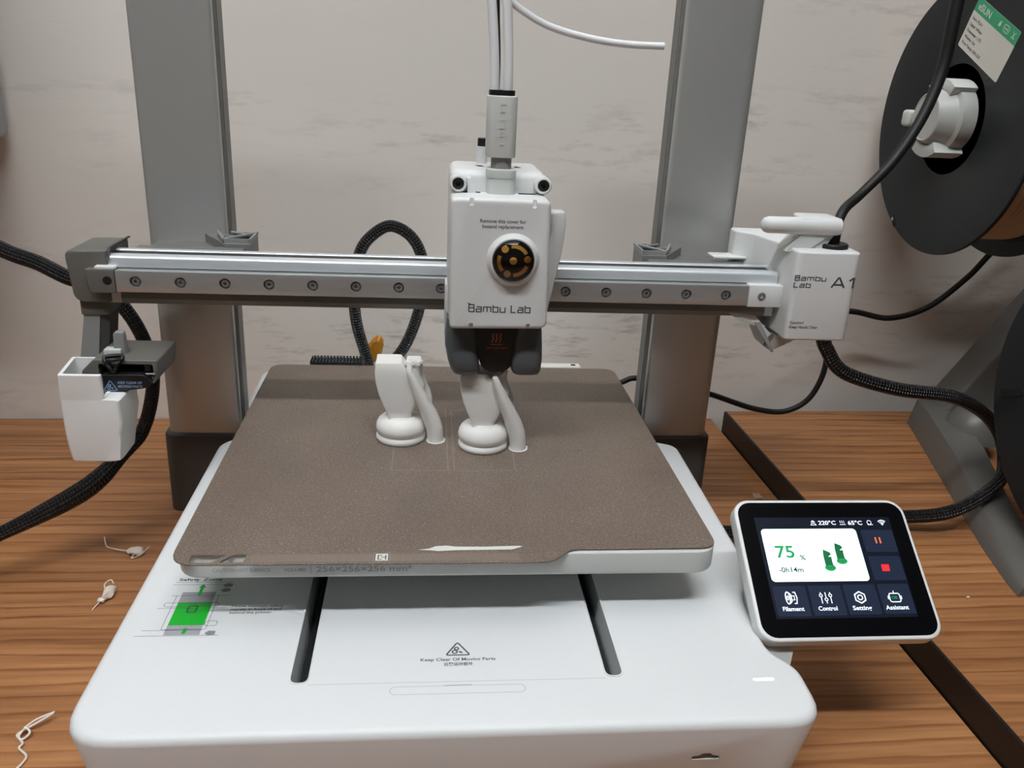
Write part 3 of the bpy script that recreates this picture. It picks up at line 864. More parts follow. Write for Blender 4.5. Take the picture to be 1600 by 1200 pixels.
orp = lathe([(0.3, -5), (4.6, -5), (6.2, -3), (6.6, 0), (6.2, 3), (4.6, 5), (0.3, 5)], (-55.5, 184, 100.5), 'y', 26)
for i, p in enumerate(orp.v):
    if i % 2: p += (Vector((-55.5, p.y, 100.5)) - p) * 0.06
tag(mk('orange_plug', orp.xf(Matrix.Translation((-56.5, 0, 94.5)) @ Matrix.Rotation(0.35, 4, 'Y') @ Matrix.Diagonal((0.95, 1, 1.9, 1)) @ Matrix.Translation((55.5, 0, -100.5))), ORNGP, bed, smooth=0), 'orange ribbed plug behind the bed')

# touchscreen
TA = math.radians(35.4)
SF = Frame((190.4, -127.5, 87.9), (1, 0, 0), (0, math.cos(TA), math.sin(TA)))
def inframe(g): return g.xf(SF.M(0))
ts = mk('touchscreen', inframe(prism(rrect(-46.2, 46.4, -37.4, 36.6, 8.5, 6), 'z', -9.5, 0, 2.5, 0.9)), WHITE, pr)
tag(mk('screen_bezel', inframe(prism(rrect(-44.4, 44.6, -35.6, 34.9, 7.2, 6), 'z', -0.3, 0.12, 0, 0)), BEZEL, ts), 'glossy black bezel')
mk('screen_bracket', loft([[(147, -166, 34), (156, -166, 34), (156, -104, 34), (147, -104, 34)],
                           [(149, -154, 57.6), (163, -154, 57.6), (182, -106, 91.2), (160, -106, 91.2)]]), WHITE_G, ts, smooth=0)
def ui(name, g, m, label=None): return flat(name, g, m, ts, label)
ui('display', poly(SF, [(-36.2, -26.5), (35.8, -26.5), (36.6, 26.5), (-36.3, 26.5)], 0.14), D_BG)
ui('progress_card', poly(SF, rrect(-34.3, 16.5, -8.0, 20.1, 2.0), 0.2), D_CARD, 'bright card with progress and two green knights')
for x0, x1, y0, y1 in ((18.9, 36.0, 7.2, 19.3), (18.9, 35.6, -7.8, 5.0), (-35.0, -18.2, -25.4, -10.2), (-16.8, 0.0, -25.2, -10.0), (1.2, 17.9, -25.0, -9.8), (19.2, 35.4, -24.9, -9.7)):
    ui('screen_button', poly(SF, rrect(x0, x1, y0, y1, 0.8), 0.2), D_BTN)
ui('lettering', text('75', SF, -29.0, 4.6, 9.6, 6.3, 0.26), D_GRN, 'green number')
ui('lettering', text('%', SF, -17.0, 3.3, 2.9, 2.6, 0.26), D_DRK)
ui('lettering', text('-0h14m', SF, -29.4, -3.1, 12.6, 2.7, 0.26), D_DRK)
ui('lettering', text('220°C', SF, -2.6, 22.3, 9.4, 2.2, 0.26), D_TXT)
ui('lettering', text('65°C', SF, 13.4, 22.2, 7.7, 2.2, 0.26), D_TXT)
for s_, u, wd in (('Filament', -32, 10.8), ('Control', -14.0, 9.6), ('Setting', 3.5, 9.7), ('Assistant', 20.4, 11.8)):
    ui('lettering', text(s_, SF, u, -22.7, wd, 2.1, 0.26), D_TXT)
def chess(u, v, k):
    g1 = poly(SF, [(u - 2.0 * k, v - 4.2 * k), (u + 2.2 * k, v - 4.2 * k), (u + 2.0 * k, v - 0.8 * k), (u + 2.2 * k, v + 1.4 * k), (u + 0.4 * k, v + 1.4 * k), (u + 2.4 * k, v + 2.8 * k), (u + 1.6 * k, v + 4.0 * k), (u - 1.4 * k, v + 5.4 * k), (u - 2.0 * k, v + 2 * k)], 0.26)
    ui('screen_knight', g1, D_GRD, 'dark green chess knight drawn on the card')
    ui('screen_knight_foot', poly(SF, [(a * 2.9 * k + u + 0.2 * k, b * 1.7 * k + v - 4.4 * k) for a, b in circ(0, 0, 1, 20)], 0.3), D_GRN)
    ui('screen_knight_ring', stroke(SF, [(a * 1.9 * k + u + 0.2 * k, b * 0.9 * k + v - 3.7 * k) for a, b in circ(0, 0, 1, 16)], 0.3, True, 0.34), D_GRD)
chess(-2.6, 3.4, 1.0); chess(4.4, 6.9, 1.0)
pz = Geo()
for x in (25.4, 27.6): pz.add(poly(SF, [(x, 11.9), (x + 0.8, 11.9), (x + 0.8, 15.2), (x, 15.2)], 0.26))
ui('pause_icon', pz, D_ORG, 'orange pause bars')
ui('stop_icon', poly(SF, [(24.4, -3.0), (28.4, -3.0), (28.6, 0.5), (24.6, 0.5)], 0.26), D_RED, 'red stop square')
g = Geo()
for r in (1.0, 1.9, 2.8): g.add(stroke(SF, circ(31.9, 21.9, r, 8, math.radians(45), math.radians(135)), 0.45, h=0.26))
g.add(poly(SF, circ(31.9, 22.2, 0.4, 8), 0.26))
ui('wifi_icon', g, D_TXT)
g = stroke(SF, [(-6.8, 22.2), (-4.0, 22.2), (-4.6, 23.2), (-6.2, 23.2)], 0.3, True, 0.26)
g.add(stroke(SF, [(-5.4, 24.7), (-6.3, 23.9), (-4.5, 23.9)], 0.3, True, 0.26))
for k in range(3): g.add(stroke(SF, [(9.4 + k, 24.6), (9.2 + k, 23.9), (9.5 + k, 23.2)], 0.25, h=0.26))
g.add(stroke(SF, [(8.9, 22.4), (12.0, 22.4)], 0.3, h=0.26))
g.add(stroke(SF, circ(25.0, 23.5, 1.1, 12), 0.3, True, 0.26)); g.add(stroke(SF, [(23.9, 22.2), (26.8, 22.2)], 0.3, h=0.26))
ui('status_icons', g, D_TXT)
g = stroke(SF, [(a * 1.1 - 28.2, b * 3.0 - 16.2) for a, b in circ(0, 0, 1, 16)], 0.55, True, 0.26)
g.add(stroke(SF, [(a * 0.45 - 28.2, b * 1.0 - 16.2) for a, b in circ(0, 0, 1, 12)], 0.4, True, 0.26))
g.add(stroke(SF, [(-27.6, -13.4), (-26.4, -14.6), (-26.4, -17.8), (-27.6, -19.0)], 0.5, h=0.26))
g.add(stroke(SF, [(-26.0, -15.2), (-24.9, -15.2), (-24.9, -17.2), (-26.0, -17.2)], 0.4, h=0.26))
g.add(stroke(SF, [(-25.4, -13.4), (-24.2, -13.4), (-23.6, -16.2), (-24.2, -19.0), (-25.4, -19.0)], 0.5, h=0.26))
ui('filament_icon', g, D_TXT)
g = Geo()
for k, dy in ((-2.4, 1.2), (0, -0.8), (2.4, 1.2)):
    u = -8.8 + k
    g.add(stroke(SF, [(u, -13.6), (u, -16.4 + dy + 0.7)], 0.45, h=0.26)); g.add(stroke(SF, [(u, -16.4 + dy - 0.7), (u, -19.2)], 0.45, h=0.26))
    g.add(stroke(SF, circ(u, -16.4 + dy, 0.75, 10), 0.4, True, 0.26))
ui('control_icon', g, D_TXT)
g = stroke(SF, [(8.7 + 2.9 * math.cos(t), -16.4 + 2.9 * math.sin(t)) for t in [PI / 6 + k * PI / 3 for k in range(6)]], 0.6, True, 0.26)
g.add(stroke(SF, circ(8.7, -16.4, 1.2, 14), 0.55, True, 0.26))
ui('setting_icon', g, D_TXT)
g = stroke(SF, rrect(23.9, 29.3, -18.9, -14.6, 0.9), 0.5, True, 0.26)
g.add(stroke(SF, [(26.6, -14.4), (26.6, -13.2)], 0.4, h=0.26)); g.add(stroke(SF, [(23.2, -17.6), (23.2, -15.8)], 0.5, h=0.26)); g.add(stroke(SF, [(30.0, -17.6), (30.0, -15.8)], 0.5, h=0.26))
ui('assistant_icon', g, D_TXT)
ui('lettering', text('OK', SF, 24.9, -17.5, 3.3, 1.6, 0.26), D_GRN)

# ------------------------------------------------------------------ build plate
po = rpoly([(-127.5, 128.5), (-127.5, -129), (-124, -139.2), (44, -139.6), (55, -129.0), (128.5, -128.5), (128.5, 128.5)], [9, 3, 9, 5, 3, 8, 9], 5)
po = rpoly([(-128.5, 128.5), (-128.5, -139.6), (45.5, -139.8), (55.5, -129.0), (128.5, -128.5), (128.5, 128.5)], [10, 12, 6, 4, 9, 10], 6)
h1 = prism(rpoly([(-119.8, -138.3), (-108.6, -138.3), (-104.2, -134.4), (-107.6, -131.8), (-119.8, -131.8)], 0.5, 2), 'z', 97, 103)
h1 = prism(rpoly([(-119.6, -138.3), (-109.8, -138.3), (-104.2, -131.8), (-119.8, -131.8)], 0.5, 2), 'z', 97, 103)
h2 = prism(rpoly([(-106.6, -138.2), (-95.6, -138.2), (-95.4, -131.6), (-101.2, -131.6)], 0.5, 2), 'z', 97, 103)
pl = mk('build_plate', cut(prism(po, 'z', 99.0, 100.0, 0.2, 0.2, 1), [h1, h2]), PLATE, smooth=30)
tag(pl, 'brown textured build plate lying on the printer bed under the printed knights', 'build plate')
PT = Frame((0, 0, 100), (1, 0, 0), (0, 1, 0))
flat('front_strip', poly(PT, [(-93.5, -138.2), (30, -138.6), (30, -132.2), (-93.5, -132.0)], 0.03), STRIP, pl)
mkq = stroke(PT, rrect(-37.2, -30.8, -138.2, -131.6, 0.2), 0.6, True, 0.07)
mkq.add(stroke(PT, [(-33.8, -133.4), (-35.6, -133.4), (-35.6, -136.8), (-33.8, -136.8)], 0.55, h=0.07))
mkq.add(stroke(PT, [(-34.4, -135.0), (-32.0, -135.0)], 0.5, h=0.07)); mkq.add(stroke(PT, [(-32.2, -133.2), (-32.2, -137.0)], 0.55, h=0.07))
flat('plate_tag', poly(PT, rrect(-37.6, -30.4, -138.6, -131.2, 0.3), 0.05), LABELW, pl, 'white square tag')
flat('tag_mark', mkq, INK, pl)
sk = Geo()
for pts in ([(-33.3, -17), (-33.3, -46)], [(-33.3, -46), (-1.8, -46)], [(-1.8, -46), (-1.8, 43.5)], [(1.8, -46), (1.8, 43.5)], [(1.8, -46), (35.6, -46)], [(36.4, -46), (37.2, -16)],
            [(-25.3, 43.4), (-1.8, 43.4)], [(1.8, 43.4), (22, 43.4)], [(-34.5, -8), (-33.6, -17)]):
    sk.add(stroke(PT, pts, 0.8, h=0.04))
flat('skirt_marks', sk, SKIRT, pl, 'faint pale rectangles left round earlier prints')
flat('faint_square', stroke(PT, rrect(43, 47.5, -135.5, -131.6, 0.2), 0.3, True, 0.05), SKIRT, pl)
gs = [(-17.5, -129.0), (-12, -127.8), (-9.5, -126.0), (-4, -125.4), (0.5, -126.4), (14, -126.6), (30.5, -126.0), (32.5, -126.6), (27, -129.2), (12, -129.4), (0, -129.5), (-8, -130.2), (-12, -129.4)]
flat('glue_streak', poly(PT, gs, 0.08), WAX, pl, 'white glue streak near the front edge')

# ------------------------------------------------------------------ printed chess knights
def knight(dx, dy, label, trim):
    e = empty('printed_knight', (-29.6 + dx, -1 + dy, 100))
    tag(e, label, 'chess piece')
    foot = lathe([(0.01, 0.05), (14.2, 0.05), (14.8, 0.6), (14.9, 2.4), (14.3, 3.4), (13.7, 4.2), (14.2, 5.0), (14.9, 7.0), (15.0, 8.2), (14.6, 10.2), (13.6, 12.2), (12.2, 13.6), (10.6, 14.6), (9.4, 15.1), (9.0, 15.8), (0.01, 15.8)],
                 (-29.6 + dx, -1 + dy, 100), 'z', 56)
    mk('foot', foot, PRINTW, e, smooth=50)
    secs = []
    T = trim
    for z, x0, x1, y0, y1 in ((114.6, -36.8, -23.4, -8.5, 6), (117.5, -37.0, -23.0, -8.5, 6), (120.0, -38.0, -21.6, -8.8, 6.5), (124.5, -40.0, -19.6, -9, 7), (131, -42.4, -19.8, -9.2, 7.5), (138, -44.0, -21.2, -9.3, 8),
                              (144.5, -44.5, -24.6, -9.3, 8), (T - 0.4, -43.9, -29.0, -9.2, 8), (T, -43.7, -29.2, -9.0, 7.8)):
        secs.append([(u + dx, v + dy, z) for u, v in rrect(x0, x1, y0, y1, [0.8, 3.0 if z < 140 else 0.8, 1.5, 0.8], 3)])
    mk('neck', loft(secs), PRINTW, e, smooth=45)
    # jaw growing towards the muzzle and the tree support
    jaw = loft([[(u + dx, v + dy, z) for u, v in rrect(x0, x1, y0, y1, 1.8, 3)] for z, x0, x1, y0, y1 in
                ((123, -22, -19.5, -4, 4), (130, -22, -16.4, -5, 5), (136, -22, -15.4, -6, 6), (141, -25, -18.2, -6, 6), (T - 3, -26, -18.0, -6, 6), (T - 1.2, -26.4, -17.6, -6, 6), (T, -26.2, -17.8, -5.6, 5.6))])
    mk('jaw', jaw, PRINTW, e, smooth=45)
    su = tube([(-8.8 + dx, -5.5 + dy, 100.1), (-8.9 + dx, -5.5 + dy, 104), (-9.8 + dx, -5.8 + dy, 110), (-12.2 + dx, -6.5 + dy, 117), (-15.6 + dx, -8 + dy, 125), (-19.6 + dx, -9.6 + dy, 134), (-22.6 + dx, -10.6 + dy, 141.5), (-24.2 + dx, -10.8 + dy, 146), (-24.6 + dx, -9.5 + dy, T - 0.8)],
              [4.9, 4.9, 5.0, 4.9, 4.2, 3.3, 2.4, 1.9, 1.6], 18)
    mk('tree_support', su, PRINTW, e, smooth=60)
    s2 = tube([(-14.4 + dx, -3.5 + dy, 114), (-13.2 + dx, 0 + dy, 121), (-14.4 + dx, 2 + dy, 129), (-17.6 + dx, 2 + dy, 138), (-18.6 + dx, 0.5 + dy, 144), (-18.2 + dx, -3 + dy, T - 0.3)], [2.2, 2.6, 2.6, 2.3, 2.0, 1.6], 12)
    mk('tree_branch', s2, PRINTW, e, smooth=60)
    cr = Geo()
    rnd = random.Random(3)
    for k in range(7):
        x = -26.6 + k * 1.45 + dx; y = -5 + rnd.uniform(-1.5, 3) + dy
        cr.add(loft([[(x - 0.9, y - 1.5, T - 1.5), (x + 0.9, y - 1.5, T - 1.5), (x + 0.9, y + 1.8, T - 1.5), (x - 0.9, y + 1.8, T - 1.5)],
                     [(x - 1.1 + rnd.uniform(-.5, .5), y - 1.2, T + rnd.uniform(0.1, 0.9)), (x + 1 + rnd.uniform(-.5, .5), y - 1.2, T + rnd.uniform(0.1, 0.9)), (x + 0.8, y + 1.5, T + 0.2), (x - 0.8, y + 1.5, T + 0.2)]]))
    mk('support_tips', cr, PRINTW, e, smooth=0)
    brim = lathe([(0.01, 0.05), (5.7, 0.05), (5.7, 0.3), (0.01, 0.3)], (-8.6 + dx, -5.5 + dy, 100), 'z', 28)
    for p in brim.v:
        a = math.atan2(p.y + 5.5 - dy, p.x + 8.6 - dx)
        k = 1 + 0.16 * math.exp(-((a - 0.5) / 0.35) ** 2)
        p.x = -8.6 + dx + (p.x + 8.6 - dx) * k; p.y = -5.5 + dy + (p.y + 5.5 - dy) * k
    mk('support_brim', brim, PRINTW, e, smooth=30)
knight(0, 0, 'white half-printed chess knight on the plate left of the tool head', 150.4)
knight(49.3, -10.6, 'white half-printed chess knight directly under the nozzle', 148.6)

# ------------------------------------------------------------------ purge bin hooked on the wiper
def bsec(x0, x1, y0, y1, z, r=2.5): return [(u, v, z) for u, v in rrect(x0, x1, y0, y1, r, 4)]
def bq(xl0, xl1, xr, y0, y1, z, r): return [(u, v, z) for u, v in rpoly([(xl0, y0), (xr, y0), (xr, y1), (xl1, y1)], r, 4)]
outer = [bq(-213.5, -213.5, -190.5, -16, 6, 90.4, 5), bq(-216.4, -216.4, -188.6, -19, 9, 92.2, 5), bq(-216.8, -217.4, -187.4, -20, 10, 101, 4), bq(-217.0, -218, -186.4, -20, 11, 109, 3), bq(-217.0, -218.6, -184.8, -20, 11, 117, 2.5),
         bq(-216.8, -219.2, -185.4, -20, 11, 129.4, 2.0), bq(-216.8, -219.2, -186.4, -20, 11, 130.0, 2.0), bq(-216.8, -219.2, -193.6, -20, 11, 130.2, 1.6), bq(-216.3, -219.9, -193.6, -20, 11, 144.4, 1.6), bq(-216.0, -219.6, -193.9, -19.7, 10.7, 144.8, 1.6)]
inner = [bq(-214.2, -217.6, -195.6, -17.8, 9, 144.8, 1.2), bq(-214.4, -217.4, -195.6, -17.8, 9, 128, 1.2), bq(-213, -213, -192, -16.5, 8, 95, 1.2)]
bin_ = cut(loft(outer + inner), [rbox(-206.3, -180, -17.7, 30, 130.6, 160)])
pb = mk('purge_bin', bin_, PRINTB, smooth=18)
tag(pb, 'white printed purge bin hooked onto the nozzle wiper arm', 'bin')
fac = loft([[(-196.5, -20.1, 92.8), (-188.3, -19.2, 93.2), (-187.0, -19.2, 104), (-186.6, -19.4, 109)], [(-196.5, -20.5, 92.8), (-188.6, -19.8, 93.2), (-187.2, -19.8, 104), (-186.9, -19.9, 109)]])
mk('chamfer_facet', fac, PRINTB, pb, smooth=0)

bs = tube([(-196, -5, 146), (-192, -7.5, 149.4), (-187, -5, 148.6), (-190, -6.5, 146), (-193.5, -6, 148), (-189, -7, 147), (-186.4, -3, 150), (-191, -2, 150.2), (-196.4, -4, 149.4), (-193, -7, 145), (-191, -7.2, 142.6), (-189, -6.6, 145.4)], 1.15, 8, 5)
tag(mk('filament_scrap', bs, BLACK, smooth=60), 'black tangled filament scrap draped over the nozzle wiper', 'scrap')

# ------------------------------------------------------------------ white feed tubes
def thing(name, g, m, label, cat, group=None, smooth=60): return tag(mk(name, g, m, smooth=smooth), label, cat, group)
thing('feed_tube', tube([(18.6, -15.5, 303.1), (18.0, -15.4, 318), (16.6, -15, 335), (14.6, -14, 352), (10, -8, 380), (0, 10, 420), (-10, 45, 450)], 2.45, 16), TUBEW, 'white feed tube rising from the hub, front left one', 'tube')
thing('feed_tube', tube([(25.6, -15.5, 303.1), (25.2, -15.4, 318), (24.2, -15, 335), (22.6, -14, 352), (19, -8, 380), (14, 10, 420), (8, 45, 450)], 2.45, 16), TUBEW, 'white feed tube rising from the hub, front right one', 'tube')
thing('cable', tube([(20.6, -9.6, 303.1), (20.4, -9.8, 318), (19.4, -10.0, 335), (18.2, -9, 352), (14, -2, 380), (7, 16, 420), (0, 50, 450)], 1.2, 10), BLACKR, 'thin black strand imitating the shaded gap between the two white feed tubes', 'cable')  # black strand added to imitate the shade between the tubes
thing('feed_tube', tube([(10, -3, 392), (16, 16, 372), (26.5, 29, 351), (40.6, 30, 341.0), (55.3, 30, 335.2), (77.4, 30, 330.9), (97.6, 30, 329.3), (117, 30, 329.4)], 2.0, 14), TUBEW, 'loose white feed tube hanging out to the right with a free end', 'tube')

# ------------------------------------------------------------------ cables
K = 1.5
def cable(pts, r, m, label, uvk=K, per=10): return thing('cable', tube(pts, r, 18, per, uvk), m, label, 'cable', smooth=60)
cable([(-366, 142, 252), (-330, 98, 212), (-282.8, 80, 192.0), (-259, 75, 184.5), (-240.6, 70, 177.0), (-224, 69, 172), (-211.4, 69, 162.5), (-200.5, 69, 143.4), (-195.0, 69, 119.5), (-197.0, 68, 96.4), (-205, 65, 72.5), (-215, 50, 62.0), (-225, 32, 53.0), (-241, 20, 44.5), (-272, 0, 33.5), (-310, -20, 22), (-370, -45, 9)],
      [5, 5, 4.9, 4.9, 4.8, 4.7, 4.6, 4.4, 4.4, 4.4, 4.5, 4.9, 6.4, 6.4, 4.4, 4.2, 4.2], BRAID, 'thick black braided cable looping from behind the beam down past the purge bin')
cable([(-56, 168, 66), (-62, 164, 94), (-69.4, 161, 126), (-69.8, 160, 156), (-65.2, 160, 179), (-56.4, 160, 191.6), (-42.7, 160, 199.3), (-27.9, 160, 192.4), (-19.4, 160, 177), (-18.2, 160, 157.5), (-21.8, 160, 132), (-31.6, 160, 105.7), (-45.5, 161, 86), (-56, 163, 66)],
      4.4, BRAID, 'black braided cable loop standing up behind the print bed')
cable([(231.3, 18, 231), (232.2, 18.6, 233.5), (239.6, 27, 242.5), (254, 38, 250.5), (274.3, 45, 270.3), (291.4, 52, 296.3), (301.7, 58, 324.9), (303.3, 60, 354.3), (304, 62, 385), (305, 70, 430)],
      [3, 3, 3, 3, 3.2, 3.4, 3.7, 4.0, 4.2, 4.4], BLACKR, 'smooth black cable rising from the gland in front of the spool', None)
cable([(238, 84, 186), (262, 120, 160), (318, 200, 132), (372.1, 235, 120.5), (407, 235, 115.2), (441.6, 235, 126.3), (472, 235, 154), (489, 235, 177), (520, 238, 215)],
      2.6, BLACKR, 'thin black cable sagging from the drive housing to behind the spool', None)
cable([(241.0, 36, 168), (243.6, 35, 160.5), (248.6, 34, 149.6), (262.3, 31, 134.5), (300, 29, 124), (345, 38, 116), (385, 57, 97.5), (412, 68, 76), (421, 66, 55), (402, 42, 46), (356, 17, 38), (322.5, 20, 31.2), (286, 28, 29), (266, 32, 27), (247, 35, 14), (222, 38, 8.8), (188.6, 40, 8.4), (156, 41, 8)],
      4.7, BRAID, 'thick black braided cable curving from the drive housing behind the touchscreen')
cable([(192, 122, 192), (226, 145, 190), (264, 154, 170), (290, 158, 138), (314.3, 160, 104), (309, 160, 69.2), (289, 160, 53.4), (260.8, 160, 54.8), (220.4, 160, 67.6), (188, 160, 76), (156.6, 160, 81), (143.6, 160, 77), (120, 160, 69.2)],
      2.3, BLACKR, 'thin black cable sagging behind the right column', None)

# ------------------------------------------------------------------ filament spools and their stand
def spool(cx, cy, cz, label, wound):
    e = empty('filament_spool', (cx + 29, cy, cz - 100))
    tag(e, label, 'spool')
    def flange(x0, x1): return lathe([(100, x0 + 0.5), (99.5, x0), (40.5, x0), (39.6, x0 + 0.6), (39.6, x1 - 0.3), (40, x1), (99.5, x1), (100, x1 - 0.5), (100, x0 + 0.5)], (0, cy, cz), 'x', 96)
    f1 = mk('flange', flange(cx, cx + 3), SPOOL, e)
    mk('flange', flange(cx + 55, cx + 58), SPOOL, e)
    mk('core', lathe([(40, cx + 1), (40, cx + 57), (38.4, cx + 57), (38.4, cx + 1), (40, cx + 1)], (0, cy, cz), 'x', 64), SPOOLD, e)
    mk('core_web', lathe([(38.3, cx + 30), (31, cx + 30), (31, cx + 33), (38.3, cx + 33), (38.3, cx + 30)], (0, cy, cz), 'x', 48), SPOOLD, e)
    for k in range(8):
        t = k * PI / 4 + 0.2
        mk('core_rib', rbox(cx + 6, cx + 30, -0.6, 0.6, 33, 38.2).xf(Matrix.Translation((0, cy, cz)) @ Matrix.Rotation(t, 4, 'X')), SPOOLD, e, smooth=0)
    tag(mk('wound_filament', lathe([(40.5, cx + 3.2)] + [(86 + 0.9 * (k % 2), cx + 3.2 + k * 1.72) for k in range(31)] + [(40.5, cx + 54.8), (40.5, cx + 3.2)], (0, cy, cz), 'x', 64), wound, e, smooth=50), 'tan filament wound between the flanges')
    return e, f1
sp1, fl1 = spool(373.3, 154.2, 292.5, 'black filament spool with a green and white label, upper one', TAN)
sp2, fl2 = spool(383.0, -51.0, 142.4, 'black filament spool at the right edge, lower one beside the stand foot', TAN)
# window holes in the flange near its rim
wh = mk('rim_hole', rbox(372.9, 373.5, -4.8, 4.8, -2.2, 2.2, 0.2, 1).xf(Matrix.Translation((0, 203, 208.5)) @ Matrix.Rotation(0.75, 4, 'X')), DARK, sp1, smooth=0)
tag(mk('rim_tab', rbox(372.7, 373.6, -1.4, 1.4, -1.2, 1.2, 0.2, 1).xf(Matrix.Translation((0, 205, 210)) @ Matrix.Rotation(0.75, 4, 'X')), HUBW, sp1, smooth=0), 'pale tab')
mk('rim_slot', prism(rpoly([(16.5, 124.5), (37.5, 116.5), (39.5, 121), (19, 129)], 1.8, 3), 'x', 382.2, 383.15), DARK, sp2, smooth=0)
# label on the spool: lies flat on the flange
lx = Vector((0, -0.907, -0.42)); ly = Vector((0, -0.36, 0.933))
ly = (ly - lx * ly.dot(lx)).normalized()
LFm = Frame((373.25, 164.9, 345.0), lx, ly)
lab = mk('spool_label', Geo([LFm.p(u, v, h) for h in (0.0, 0.15) for u, v in rrect(0, 60.6, 0, 35, 1.5, 3)],
                            [tuple(range(16)), tuple(range(16, 32))] + [(i, (i + 1) % 16, 16 + (i + 1) % 16, 16 + i) for i in range(16)]), LABELW, sp1, smooth=0)
lab['label'] = 'white label with a green header'
flat('label_header', poly(LFm, rrect(0, 60.6, 25.6, 35, [0, 0, 1.5, 1.5], 3), 0.2), GREENL, sp1, 'green label header')
flat('lettering', text('eSUN', LFm, 4, 28.0, 18, 4.6, 0.26), LABELW, sp1)
flat('label_icon', stroke(LFm, rrect(41, 48, 28.2, 32.6, 1.6), 0.5, True, 0.26).add(poly(LFm, [(35, 28.2), (37, 29.6), (36.4, 32.8), (34.4, 31), (33.8, 29.2)], 0.26)).add(text('RoHS', LFm, 41.8, 29.5, 5.4, 1.7, 0.26)).add(
    stroke(LFm, [(53, 32.6), (56.4, 28.6), (53, 28.6), (56.4, 32.6)], 0.5, h=0.26)), LABELW, sp1)
for s_, v in (('Item: PLA+', 20.5), ('Color: White', 16.2), ('Diameter: 1.75', 11.9), ('Weight: 1kg', 7.6), ('Print Temp: 205-225', 3.3)):
    flat('lettering', text(s_, LFm, 3, v, 1.5 * len(s_), 2.0, 0.26), INK, sp1)

# spool holder hub through the upper spool
HY, HZ = 146, 294
st = empty('spool_stand', (430, 90, 20))
tag(st, 'grey multi-spool stand with sloped feet on the right desk', 'stand')
drum = mk('spool_hub', lathe([(15.5, 349), (16.3, 348.4), (17.2, 349), (21.5, 361), (24.0, 363), (24.0, 392), (22, 420), (10, 420)], (0, HY, HZ), 'x', 40), HUBW, st, smooth=30)
tag(mk('hub_face', lathe([(0.01, 352), (15.6, 350), (16, 349.4)], (0, HY, HZ), 'x', 32), HUBG, st), 'grey hollow hub face')
def sector(r0, r1, x0, x1, a0, a1, n=10):
    o_ = circ(HY, HZ, r1, n, math.radians(a0), math.radians(a1)) + list(reversed(circ(HY, HZ, r0, n, math.radians(a0), math.radians(a1))))
    return prism(o_, 'x', x0, x1, 0.6, 0.6, 2)
mk('hub_finger', sector(20, 27.5, 356, 400, 52, 128), WHITE_G, drum)
mk('hub_finger', sector(20, 28.5, 352, 396, 236, 304), WHITE_G, drum)
mk('hub_tab', rbox(346, 354, HY + 19, HY + 29, HZ - 8, HZ + 4, 2.5, 3), WHITE_G, drum)
mk('hub_axle', lathe([(12, 400), (12, 515)], (0, HY, HZ), 'x', 24), STAND, st)
mk('hub_arm', loft([[(502, HY - 25, HZ - 25), (512, HY - 25, HZ - 25), (512, HY + 25, HZ - 25), (502, HY + 25, HZ - 25)],
                    [(502, HY - 15, HZ + 20), (512, HY - 15, HZ + 20), (512, HY + 15, HZ + 20), (502, HY + 15, HZ + 20)]]), STAND, st, smooth=0)
mk('lower_axle', lathe([(12, 400), (12, 515)], (0, -51, 142.4), 'x', 24), STAND, st)
mk('stand_column', rbox(506, 546, -70, 190, 24, 330, 6, 3), STAND, st)
# rear wing: sloped panel rising to the right
mk('rear_wing', prism(rpoly([(433, 27), (514.5, 154), (580, 256), (580, 20), (437, 20)], [4, 0, 0, 0, 3], 3), 'y', 180, 214, 3, 2), STAND, st)
# long foot from the back left to the front right
def fsec(cx, cy, wl, wr, h, rx):
    return [(cx, cy, 20.3), (cx + 2, cy + 0.5, 23 + h * 0.22), (cx + wl * 0.5, cy + 2, 20 + h * 0.86), (cx + wl, cy + 3, 20 + h), (cx + wl + rx * 0.6, cy + 4, 20 + h * 0.9), (cx + wl + rx, cy + 5, 20.3)]
foot = loft([fsec(433.5, 214, 12, 28, 26, 34), fsec(424, 182, 13, 28, 28, 36), fsec(400, 104, 15, 28, 26, 34), fsec(380, 40, 15, 26, 18, 30), fsec(366, -8, 14, 22, 15, 26), fsec(357, -44, 13, 20, 12, 24), fsec(354.5, -60, 9, 14, 7, 17)])
mk('stand_foot', foot, STAND, st, smooth=40)
mk('foot_dome', lathe([(24, 0), (21, 14), (14, 24), (6, 28), (0.3, 28.6)], (452, 150, 36), 'z', 28), STAND, st, smooth=60)

# ------------------------------------------------------------------ neighbouring machine, almost all of it out of frame
mc = empty('machine_cabinet', (-600, 90, 0))
tag(mc, 'light grey neighbouring machine whose rounded corner shows at far left', 'machine')
mk('cabinet_body', rbox(-900, -412, -60, 250, 0.1, 520, 12, 4), WALLBOX, mc)  # unseen bulk of the machine, extended to darken the left side
mk('side_housing', rbox(-430, -343.5, 130, 250, 244.5, 520, 4, 4), WALLBOX, mc)

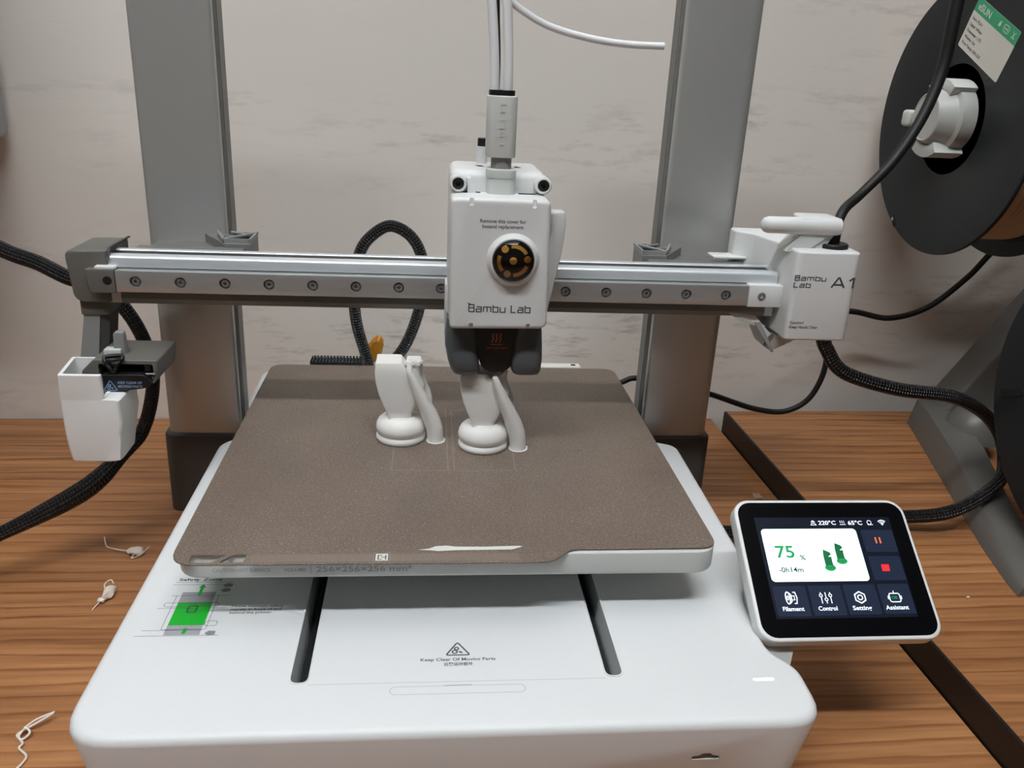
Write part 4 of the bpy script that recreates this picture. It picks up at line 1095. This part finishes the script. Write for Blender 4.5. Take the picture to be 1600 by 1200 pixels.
# ------------------------------------------------------------------ white filament scraps on the desk
def blob(cx, cy, cz, rx, ry, rz, seed, n=10):
    b = bmesh.new(); bmesh.ops.create_icosphere(b, subdivisions=2, radius=1)
    rnd = random.Random(seed)
    for v in b.verts:
        k = 1 + rnd.uniform(-0.28, 0.22)
        v.co = Vector((cx + v.co.x * rx * k, cy + v.co.y * ry * k, max(cz - rz + 0.05, cz + v.co.z * rz * k)))
    b.verts.index_update()
    return from_bm(b)
def scrap(name, body, strands, label):
    o = tag(mk(name, body, STRAND, smooth=60), label, 'scrap')
    for s_ in strands: mk('strand', tube(s_, 0.45, 6, 6), STRAND, o, smooth=60)
    return o
scrap('filament_scrap', blob(-205.5, 29.6, 2.2, 5.6, 4.2, 2.2, 2), [[(-209, 29, 2.5), (-216, 30, 3), (-225, 36, 1.2), (-227, 37.5, 3), (-229.5, 43, 5)], [(-205.5, 26.5, 1.5), (-206, 23.0, 0.8), (-201, 26.5, 1.5), (-196.5, 30.5, 5)]],
      'crumpled pale filament scrap with two stray ends, farthest back on the left desk')
scrap('filament_scrap', blob(-206.2, -18.0, 2.6, 3.4, 6.5, 2.6, 5).add(blob(-208.4, -24.5, 1.6, 2.6, 2.4, 1.6, 8)), [[(-209, -26, 1.2), (-210.3, -30, 0.7), (-210.6, -33.5, 0.6)], [(-208.6, -17, 3), (-210, -12.5, 5), (-207.4, -9.6, 6), (-205, -12, 5)]],
      'curled white filament scrap between the other two left desk scraps')
t3 = tube([(-196.5, -122.5, 4), (-202, -127.5, 3), (-207.5, -131, 1.5), (-209.6, -133.5, 0.8), (-206, -136.5, 0.9), (-203.2, -134, 2.6), (-206, -131.6, 3.2), (-208, -135, 1.5), (-204.6, -139, 1.0), (-205, -142, 0.8), (-199.8, -146.6, 0.8), (-199.4, -151, 0.8), (-202, -158, 0.8)], 0.6, 8, 6)
tag(mk('filament_scrap', t3.add(tube([(-196.2, -122.0, 4.4), (-203, -126.6, 4), (-207.6, -130, 2)], 0.5, 6, 6)), STRAND, smooth=60), 'thin knotted white filament strand on the desk nearest the camera', 'scrap')
tag(mk('filament_scrap', blob(320.5, -61.0, 20.8, 1.1, 0.7, 0.8, 4), STRAND), 'tiny white crumb on the right desk beside the stand foot', 'scrap')
tag(mk('tape_scrap', rbox(248.4, 254.6, 103.5, 111.5, 0.05, 0.9, 0.2, 1), mat('clear_tape', 'a58d7a', 0.3, spec=0.6), smooth=0), 'small translucent square of tape on the desk behind the touchscreen', 'scrap')

# ------------------------------------------------------------------ repeats share a group
GROUPS = {'chess piece': 'printed chess knights on the plate', 'spool': 'filament spools on the stand', 'scrap': 'filament scraps', 'ceiling light': 'ceiling light panels',
          'cable': 'black cables', 'tube': 'white feed tubes', 'desk': 'wooden desks'}
for o in COL.objects:
    if o.get('category') in GROUPS: o['group'] = GROUPS[o['category']]
